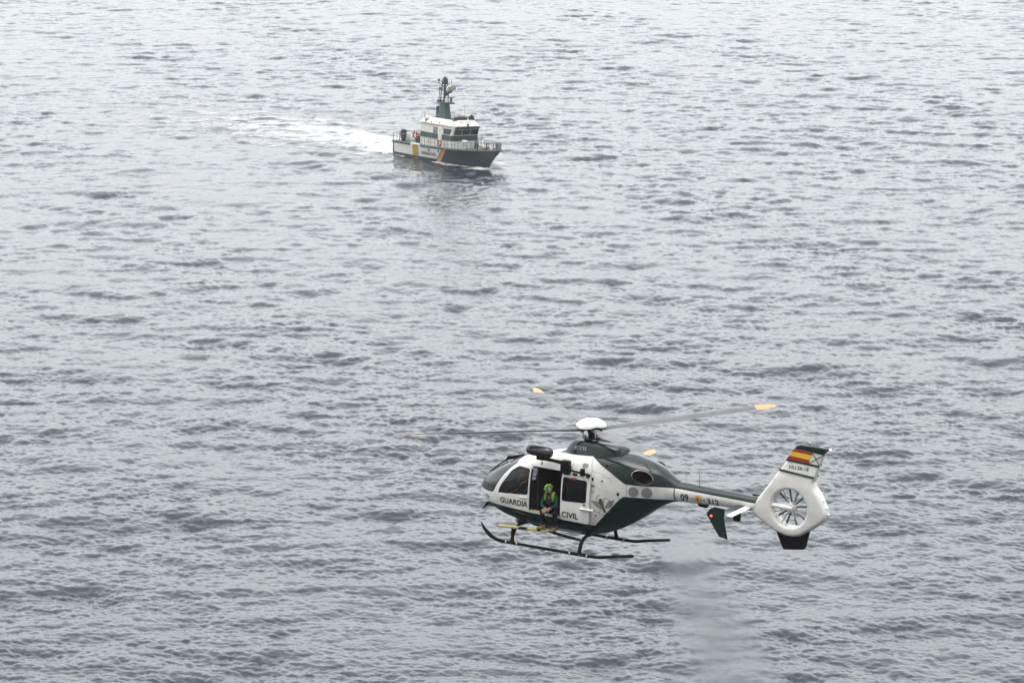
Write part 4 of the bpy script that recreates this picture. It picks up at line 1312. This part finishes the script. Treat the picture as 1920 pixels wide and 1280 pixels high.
# funnel tower and lattice mast
rowsM = []
for z, x0, x1, hw in ((5.3, 8.0, 10.35, .58), (5.9, 8.1, 10.25, .54), (6.9, 8.25, 10.05, .46), (7.62, 8.3, 9.95, .42)):
    n = 20
    rowsM.append([bm.verts.new(((x0 + x1) / 2 + (x1 - x0) / 2 * math.copysign(abs(math.cos(2 * math.pi * k / n)) ** .5, math.cos(2 * math.pi * k / n)), hw * math.copysign(abs(math.sin(2 * math.pi * k / n)) ** .5, math.sin(2 * math.pi * k / n)), z)) for k in range(n)])
for a, b in zip(rowsM, rowsM[1:]):
    for k in range(20): bm.faces.new((a[k], a[(k + 1) % 20], b[(k + 1) % 20], b[k]))
bm.faces.new(rowsM[-1])
tower = bp("mast_tower", BGREEN, sharp=45)
bm_box(bm, (9.5, 0, 7.74), (2.9, .95, .18), .05); bm_box(bm, (8.0, 0, 7.85), (.5, .8, .3), .05); bp("mast_platform", BGREEN, tower)
bm_box(bm, (7.75, 0, 6.35), (.6, .6, 1.6), .12); bp("exhaust_trunk", BDARK, tower)
bm_tube(bm, [(9.0, .0, 7.8), (9.05, 0, 11.1)], .07, 8)
for sx, sy in ((-.42, -.38), (.42, -.38), (.42, .38), (-.42, .38)):
    bm_tube(bm, [(9.05 + sx, sy, 7.8), (9.1 + sx * .75, sy * .8, 9.6), (9.15 + sx * .45, sy * .45, 11.0)], .075, 6)
for z in (8.2, 8.7, 9.2, 9.7, 10.2, 10.6):
    q = .42 - .14 * (z - 8) / 2.6
    bm_tube(bm, [(9.1 - q, -q, z), (9.1 + q, -q, z + .25)], .03, 5); bm_tube(bm, [(9.1 + q, -q, z), (9.1 + q, q, z + .25)], .03, 5)
    bm_tube(bm, [(9.1 - q, q, z), (9.1 - q, -q, z + .25)], .03, 5); bm_tube(bm, [(9.1 + q, q, z), (9.1 - q, q, z + .25)], .03, 5)
bm_box(bm, (9.15, 0, 10.5), (.55, .5, .75), .08); bm_ball(bm, (9.15, 0, 11.05), (.2, .2, .16), 10)
lm = bp("lattice_mast", BHULL, tower)
bm_tube(bm, [(8.3, -.4, 7.8), (8.4, -.35, 9.6)], .05, 6); bm_tube(bm, [(9.0, -.2, 9.95), (8.1, -.3, 10.2), (8.05, -.3, 10.6)], .05, 6); bm_box(bm, (8.05, -.3, 10.65), (.24, .2, .3), .04)
bm_box(bm, (8.45, -.35, 9.55), (.2, .2, .3), .03); bm_tube(bm, [(9.2, 0, 10.15), (10.2, 0, 10.3), (10.2, 0, 10.6)], .035, 6); bm_tube(bm, [(10.4, .2, 10.3), (10.4, .2, 10.9)], .03, 5)
bp("mast_fitting", BDARK, lm)
bm_prism(bm, [(9.3, 9.3), (10.9, 9.3), (10.0, 8.95), (9.4, 8.6)], -.22, .22); bp("radar_bracket", BHULL, lm)
bm_tube(bm, [(10.35, 0, 9.32), (10.35, 0, 9.45), (10.35, 0, 9.85), (10.35, 0, 10.0)], [.42, .5, .48, .2], 18); bp("radar_dome", BWHITE, lm)
bm_box(bm, (10.85, 0, 9.75), (.12, 1.1, .5), .03, Euler((0, R(-25), 0))); bp("mast_flag", new_mat("flag_cloth", (.17, .16, .14), .9), lm)
bm_box(bm, (10.7, .1, 8.52), (.24, 2.0, .14), .03, Euler((0, 0, R(35)))); bm_tube(bm, [(10.5, .1, 7.8), (10.6, .1, 8.5)], .16, 10); bp("radar_scanner", new_mat("radar_blue_grey", (.13, .14, .18), .5), tower)
bm_tube(bm, [(10.2, -.3, 7.84), (10.2, -.3, 8.35)], .2, 12); bm_tube(bm, [(9.8, -.35, 7.84), (9.8, -.35, 8.4)], .05, 6); bp("satellite_drum", BWHITE, tower)
for x, y, z0, z1 in ((7.2, -1.9, 5.6, 6.8), (6.7, -1.9, 5.1, 6.6), (7.1, 1.8, 5.6, 7.0), (11.4, -1.6, 5.7, 7.4), (11.6, 1.6, 5.7, 7.9)):
    bm_tube(bm, [(x, y, z0), (x, y, z1)], [.03, .015], 5); bp("whip_aerial", BSTEEL, fb)

# rails round the deck
def deck_edge(x, sd, inset=.12):
    xs_ = [r[-1][0] for r in rows]; i = min(range(len(xs_)), key=lambda k: abs(xs_[k] - x))
    return Vector((xs_[i], sd * (rows[i][-1][1] - inset), rows[i][-1][2]))
for sd in (-1, 1):
    for a, b, hh in ((7.9, 22.4, 1.02), (.5, 4.2, 1.1)):
        xs_ = np.arange(a, b, .78)
        top = [deck_edge(x, sd) + Vector((0, 0, hh)) for x in xs_]
        bm_tube(bm, top, .04, 6); bm_tube(bm, [p - Vector((0, 0, hh * .45)) for p in top], .02, 5)
        for x in xs_: bm_tube(bm, [deck_edge(x, sd) - Vector((0, 0, .05)), deck_edge(x, sd) + Vector((0, 0, hh))], .04, 5)
        bp("deck_rail", BSTEEL)
bm_tube(bm, [(.5, y, 3.05) for y in np.linspace(-2.5, 2.5, 6)], .03, 6)
for y in np.linspace(-2.5, 2.5, 6): bm_tube(bm, [(.5, y, 1.85), (.5, y, 3.05)], .026, 5)
bp("stern_rail", BSTEEL)
bm_tube(bm, [(22.3, -.45, 3.45), (22.75, 0, 3.5), (22.3, .45, 3.45)], .035, 6)
for y in (-.45, 0, .45): bm_tube(bm, [(22.3 + (.45 if y == 0 else 0), y, 2.5), (22.3 + (.45 if y == 0 else 0), y, 3.45)], .03, 5)
bp("bow_pulpit", BSTEEL)
# foredeck gear
bm_tube(bm, [(15.6, -1.0, 2.1), (15.6, -1.0, 2.95)], .17, 10); bm_box(bm, (15.75, -1.0, 3.1), (.7, .5, .38), .08); bm_tube(bm, [(15.8, -1.0, 3.15), (16.6, -1.25, 3.2)], .10, 8)
bm_tube(bm, [(15.3, -1.6, 2.1), (15.3, -1.6, 2.65), (15.9, -1.9, 2.65)], .05, 6); bp("water_cannon", BWHITE)
bm_prism(bm, [(14.7, 2.1), (15.5, 2.1), (15.1, 2.95), (14.9, 3.1)], 1.2, 1.6); bp("deck_ventilator", BGREEN)
bm_box(bm, (18.6, 0, 2.5), (.9, .9, .5), .15); bm_tube(bm, [(18.9, -.6, 2.55), (18.9, .6, 2.55)], .3, 12); bp("anchor_winch", new_mat("winch_tan", (.33, .29, .19), .7))
bm_box(bm, (20.2, .3, 2.55), (.35, .3, .35), .06); bm_box(bm, (17.4, .5, 2.35), (.8, .8, .25), .05); bpi("deck_hatch", BWHITE)
for sd in (-1, 1):
    for x in (19.6, 20.8): bm_tube(bm, [deck_edge(x, sd, .25), deck_edge(x, sd, .25) + Vector((0, 0, .95))], .09, 8)
    bpi("mooring_bollard", BDARK)
# after deck gear
bm_tube(bm, [(2.5, -2.2, 2.0), (2.5, -2.2, 2.4), (2.5, -2.2, 3.0), (2.5, -2.2, 3.55), (2.5, -2.2, 3.65)], [.18, .40, .44, .40, .2], 14); bp("upright_fender", BHULL)
bm_box(bm, (1.6, -1.2, 2.5), (.9, .9, 1.1), .1); bp("stern_locker", BWHITE)
bm_box(bm, (5.5, -.6, 2.5), (1.5, 2.4, 1.0), .2); bm_tube(bm, [(4.6, -1.6, 2.4), (5.0, -1.7, 3.3), (6.3, -1.7, 3.2)], .09, 8); bp("stern_winch", BDARK)
bm_box(bm, (3.6, .8, 2.3), (2.2, 2.0, .6), .15); bp("engine_hatch", BDECK)

# life rings hang on the rails: things of their own
def life_ring(label, c, r, axis, sc):
    root = empty("life_ring"); root.matrix_world = boat.matrix_world @ Matrix.Translation(c)
    tag(root, label, "life ring", "life rings on the patrol boat")
    ax = Vector(axis).normalized(); u = ax.cross(Vector((0, 0, 1))).normalized(); v = u.cross(ax)
    b = bmesh.new(); ringv = []
    n1, n2 = 28, 10
    for i in range(n1):
        a = 2 * math.pi * i / n1; d = u * math.cos(a) + v * math.sin(a); row = []
        for k in range(n2):
            q = 2 * math.pi * k / n2
            row.append(b.verts.new(d * (r + sc * math.cos(q)) + ax * sc * .8 * math.sin(q)))
        ringv.append(row)
    for i in range(n1):
        for k in range(n2):
            f = b.faces.new((ringv[i][k], ringv[(i + 1) % n1][k], ringv[(i + 1) % n1][(k + 1) % n2], ringv[i][(k + 1) % n2]))
            f.material_index = 1 if (i % 7) == 0 else 0
    mesh_obj("ring", b, [BRED, BWHITE], root)
    b = bmesh.new()
    bm_tube(b, [(u * math.cos(a) + v * math.sin(a)) * (r + sc * 1.15) for a in np.linspace(0, 2 * math.pi, 25)], .018, 5, caps=False)
    mesh_obj("grab_rope", b, BSTEEL, root)
life_ring("red life ring facing outward above the after deck beside the cabin", (5.6, -2.25, 3.1), .37, (.35, -1, 0), .125)
life_ring("red life ring hung on the side deck rail below the wheelhouse door", (12.5, -2.86, 2.72), .34, (.1, -1, 0), .12)

# ------------------------------------------------------------------ wake and bow wave: foam lying on the water
def boat_xy(x, y):
    dx, dy = x - BOAT_O.x, y - BOAT_O.y
    return dx * _bf.x + dy * _bf.y, dx * _bp.x + dy * _bp.y
bx_, by_ = boat_xy(SX, SY)
by_ = by_ + np.where(bx_ < 0, 1.2 * smooth_noise(bx_, by_ * .2, 14.0, 31), 0)
back = np.maximum(0, 1.0 - bx_)
wid = 2.5 + 10.5 * (1 - np.exp(-(back / 19) ** 1.2))
core = np.exp(-(by_ / wid) ** 4) * np.clip(1.12 - back / 66, 0, 1) * (bx_ < 1.0)
arms = np.exp(-((np.abs(by_) - wid * 1.25 - .5) / (1.2 + back * .04)) ** 2) * np.clip(1 - back / 75, 0, 1) * .55 * (bx_ < 1.0)
far = np.exp(-(by_ / (wid * 1.1)) ** 2) * .38 * np.clip(1 - back / 150, 0, 1) * (bx_ < 1.0)
wlx = np.interp(bx_, [0, 8, 13, 17, 19.5, 20.4], [2.45, 2.5, 2.1, 1.15, .35, .0])
side = np.exp(-((np.abs(by_) - wlx - .30) / (.30 + .04 * np.maximum(0, 20 - bx_))) ** 2) * np.where((bx_ > -1) & (bx_ < 21), np.clip((bx_ - 3) / 10, 0.2, 1) * 1.0, 0)
bow = np.exp(-(((bx_ - 19.6) / 2.0) ** 2 + ((np.abs(by_) - 1.4) / 1.3) ** 2)) * 1.0
portspray = np.exp(-(((bx_ - 16.5) / 3.5) ** 2 + ((by_ - 3.4) / 1.5) ** 2)) * .8
FOAM = np.clip(np.maximum.reduce([core, arms, far, side, bow, portspray]), 0, 1)
lump = 0.10 * np.clip(core, 0, 1) * smooth_noise(SX, SY, 1.1, 41) + 0.18 * np.maximum(side, bow) + 0.12 * core
FX, FY, FZ = SX + OX * _f, SY + OY * _f, OZ * _f
sel = (FOAM[:-1, :-1] > .03)
ii, jj = np.nonzero(sel & (AA[:-1, :-1] > R(-13)) & (AA[:-1, :-1] < R(13)))
nc_ = SX.shape[1]
quad = np.stack([ii * nc_ + jj, (ii + 1) * nc_ + jj, (ii + 1) * nc_ + jj + 1, ii * nc_ + jj + 1], -1)[:, ::-1]
used, inv = np.unique(quad.ravel(), return_inverse=True)
co = np.stack([FX.ravel()[used], FY.ravel()[used], (FZ + .05 + lump).ravel()[used]], -1).astype(np.float32)
me = bpy.data.meshes.new("wake_foam")
me.vertices.add(len(used)); me.vertices.foreach_set("co", co.ravel())
me.loops.add(len(quad) * 4); me.loops.foreach_set("vertex_index", inv.astype(np.int32))
me.polygons.add(len(quad)); me.polygons.foreach_set("loop_start", np.arange(len(quad), dtype=np.int32) * 4)
me.polygons.foreach_set("use_smooth", np.ones(len(quad), dtype=bool))
me.update(calc_edges=True)
at = me.attributes.new("foam", 'FLOAT', 'POINT'); at.data.foreach_set("value", FOAM.ravel()[used].astype(np.float32))
fm = new_mat("sea_foam", (.50, .51, .51), .9)
n, l = fm.node_tree.nodes, fm.node_tree.links
p_ = n["Principled BSDF"]
av = n.new("ShaderNodeAttribute"); av.attribute_name = "foam"
tc = n.new("ShaderNodeTexCoord")
mp = n.new("ShaderNodeMapping"); mp.inputs["Rotation"].default_value = (0, 0, R(56)); mp.inputs["Scale"].default_value = (.45, 1.0, 1.0)
n1 = n.new("ShaderNodeTexNoise"); n1.inputs["Scale"].default_value = .38; n1.inputs["Detail"].default_value = 9; n1.inputs["Roughness"].default_value = .68; n1.inputs["Distortion"].default_value = .6
ad = n.new("ShaderNodeMath"); ad.operation = 'MULTIPLY_ADD'; ad.inputs[1].default_value = 2.8; ad.inputs[2].default_value = -1.47
sm = n.new("ShaderNodeMath"); sm.operation = 'ADD'
mr = n.new("ShaderNodeMapRange"); mr.interpolation_type = 'SMOOTHSTEP'; mr.inputs["To Max"].default_value = .8; mr.inputs["From Min"].default_value = .12; mr.inputs["From Max"].default_value = .85
l.new(tc.outputs["Object"], mp.inputs[0]); l.new(mp.outputs[0], n1.inputs["Vector"])
l.new(n1.outputs["Fac"], ad.inputs[0]); l.new(ad.outputs[0], sm.inputs[0]); l.new(av.outputs["Fac"], sm.inputs[1]); l.new(sm.outputs[0], mr.inputs["Value"])
fade = n.new("ShaderNodeMapRange"); fade.inputs["From Min"].default_value = .03; fade.inputs["From Max"].default_value = .2
l.new(av.outputs["Fac"], fade.inputs["Value"])
mu = n.new("ShaderNodeMath"); mu.operation = 'MULTIPLY'
l.new(mr.outputs[0], mu.inputs[0]); l.new(fade.outputs[0], mu.inputs[1])
l.new(mu.outputs[0], p_.inputs["Alpha"])
me.materials.append(fm)
wake = bpy.data.objects.new("wake_foam", me); COL.objects.link(wake)
tag(wake, kind="stuff")
# ------------------------------------------------------------------ hot exhaust gas blown down by the rotor: it smears what lies behind it
pm = bpy.data.materials.new("exhaust_gas"); pm.use_nodes = True
n, l = pm.node_tree.nodes, pm.node_tree.links
n.clear()
o_ = n.new("ShaderNodeOutputMaterial")
vs_ = n.new("ShaderNodeVolumeScatter"); vs_.inputs["Anisotropy"].default_value = 0.9985; vs_.inputs["Color"].default_value = (1, 1, 1, 1)
vh_ = n.new("ShaderNodeVolumeScatter"); vh_.inputs["Anisotropy"].default_value = 0.0; vh_.inputs["Color"].default_value = (.95, .95, .97, 1)
ads = n.new("ShaderNodeAddShader")
tc = n.new("ShaderNodeTexCoord")
mp = n.new("ShaderNodeMapping"); mp.inputs["Scale"].default_value = (1, 1, 0)
ln = n.new("ShaderNodeVectorMath"); ln.operation = 'LENGTH'
ed = n.new("ShaderNodeMapRange"); ed.interpolation_type = 'SMOOTHSTEP'
for k, v in (("From Min", 1.0), ("From Max", 0.35), ("To Min", 0.0), ("To Max", 1.0)): ed.inputs[k].default_value = v
ns = n.new("ShaderNodeTexNoise"); ns.inputs["Scale"].default_value = 1.6; ns.inputs["Detail"].default_value = 4; ns.inputs["Distortion"].default_value = 0.8
m2 = n.new("ShaderNodeMapping"); m2.inputs["Scale"].default_value = (1.7, 1.7, 5.2)
nr = n.new("ShaderNodeMapRange")
for k, v in (("From Min", 0.30), ("From Max", 0.66), ("To Min", 0.05), ("To Max", 1.0)): nr.inputs[k].default_value = v
sz = n.new("ShaderNodeSeparateXYZ")
zf = n.new("ShaderNodeMapRange"); zf.interpolation_type = 'SMOOTHSTEP'
for k, v in (("From Min", 1.0), ("From Max", 0.72), ("To Min", 0.0), ("To Max", 1.0)): zf.inputs[k].default_value = v
a1 = n.new("ShaderNodeMath"); a1.operation = 'MULTIPLY'
a2 = n.new("ShaderNodeMath"); a2.operation = 'MULTIPLY'
a3 = n.new("ShaderNodeMath"); a3.operation = 'MULTIPLY'; a3.inputs[1].default_value = 1.4
a4 = n.new("ShaderNodeMath"); a4.operation = 'MULTIPLY'; a4.inputs[1].default_value = 0.07
l.new(tc.outputs["Object"], mp.inputs[0]); l.new(mp.outputs[0], ln.inputs[0])
nb = n.new("ShaderNodeTexNoise"); nb.inputs["Scale"].default_value = 1.3; nb.inputs["Detail"].default_value = 2
m3 = n.new("ShaderNodeMapping"); m3.inputs["Scale"].default_value = (1, 1, 5.0); m3.inputs["Location"].default_value = (7, 3, 1)
wob = n.new("ShaderNodeMath"); wob.operation = 'MULTIPLY_ADD'; wob.inputs[1].default_value = 1.3; wob.inputs[2].default_value = -.50
nar = n.new("ShaderNodeMapRange")
for k, v in (("From Min", 0.55), ("From Max", 1.0), ("To Min", 1.0), ("To Max", 2.0)): nar.inputs[k].default_value = v
rs = n.new("ShaderNodeMath"); rs.operation = 'MULTIPLY'
ra = n.new("ShaderNodeMath"); ra.operation = 'ADD'
rm = n.new("ShaderNodeMath"); rm.operation = 'MAXIMUM'
l.new(tc.outputs["Object"], m3.inputs[0]); l.new(m3.outputs[0], nb.inputs["Vector"]); l.new(nb.outputs["Fac"], wob.inputs[0])
l.new(ln.outputs["Value"], rs.inputs[0]); l.new(nar.outputs[0], rs.inputs[1])
l.new(rs.outputs[0], ra.inputs[0]); l.new(wob.outputs[0], ra.inputs[1])
l.new(ra.outputs[0], rm.inputs[0]); l.new(ln.outputs["Value"], rm.inputs[1]); l.new(rm.outputs[0], ed.inputs["Value"])
l.new(tc.outputs["Object"], m2.inputs[0]); l.new(m2.outputs[0], ns.inputs["Vector"]); l.new(ns.outputs["Fac"], nr.inputs["Value"])
l.new(tc.outputs["Object"], sz.inputs[0]); l.new(sz.outputs["Z"], zf.inputs["Value"]); l.new(sz.outputs["Z"], nar.inputs["Value"])
l.new(ed.outputs[0], a1.inputs[0]); l.new(nr.outputs[0], a1.inputs[1])
l.new(a1.outputs[0], a2.inputs[0]); l.new(zf.outputs[0], a2.inputs[1])
l.new(a2.outputs[0], a3.inputs[0]); l.new(a2.outputs[0], a4.inputs[0])
l.new(a3.outputs[0], vs_.inputs["Density"]); l.new(a4.outputs[0], vh_.inputs["Density"])
l.new(vs_.outputs[0], ads.inputs[0]); l.new(vh_.outputs[0], ads.inputs[1])
l.new(ads.outputs[0], o_.inputs["Volume"])
N_ = 24
pv, pf = [], []
for i, (z, r) in enumerate(((0, 1.0), (.5, 1.0), (.8, 1.0), (1.0, 1.0))):
    pv += [(r * math.cos(2 * math.pi * k / N_), r * math.sin(2 * math.pi * k / N_), z) for k in range(N_)]
pf = loft_faces(4, N_, True, True)
plume = link_mesh("exhaust_plume", pv, pf, pm)
top_, bot_ = heli_matrix() @ Vector((5.8, .05, 2.7)), Vector((8.2, 85.0, 20.0))
ax_ = top_ - bot_
plume.matrix_world = Matrix.Translation(bot_) @ ax_.to_track_quat('Z', 'X').to_matrix().to_4x4() @ Matrix.Diagonal((2.1, 2.1, ax_.length, 1))
tag(plume, kind="stuff")
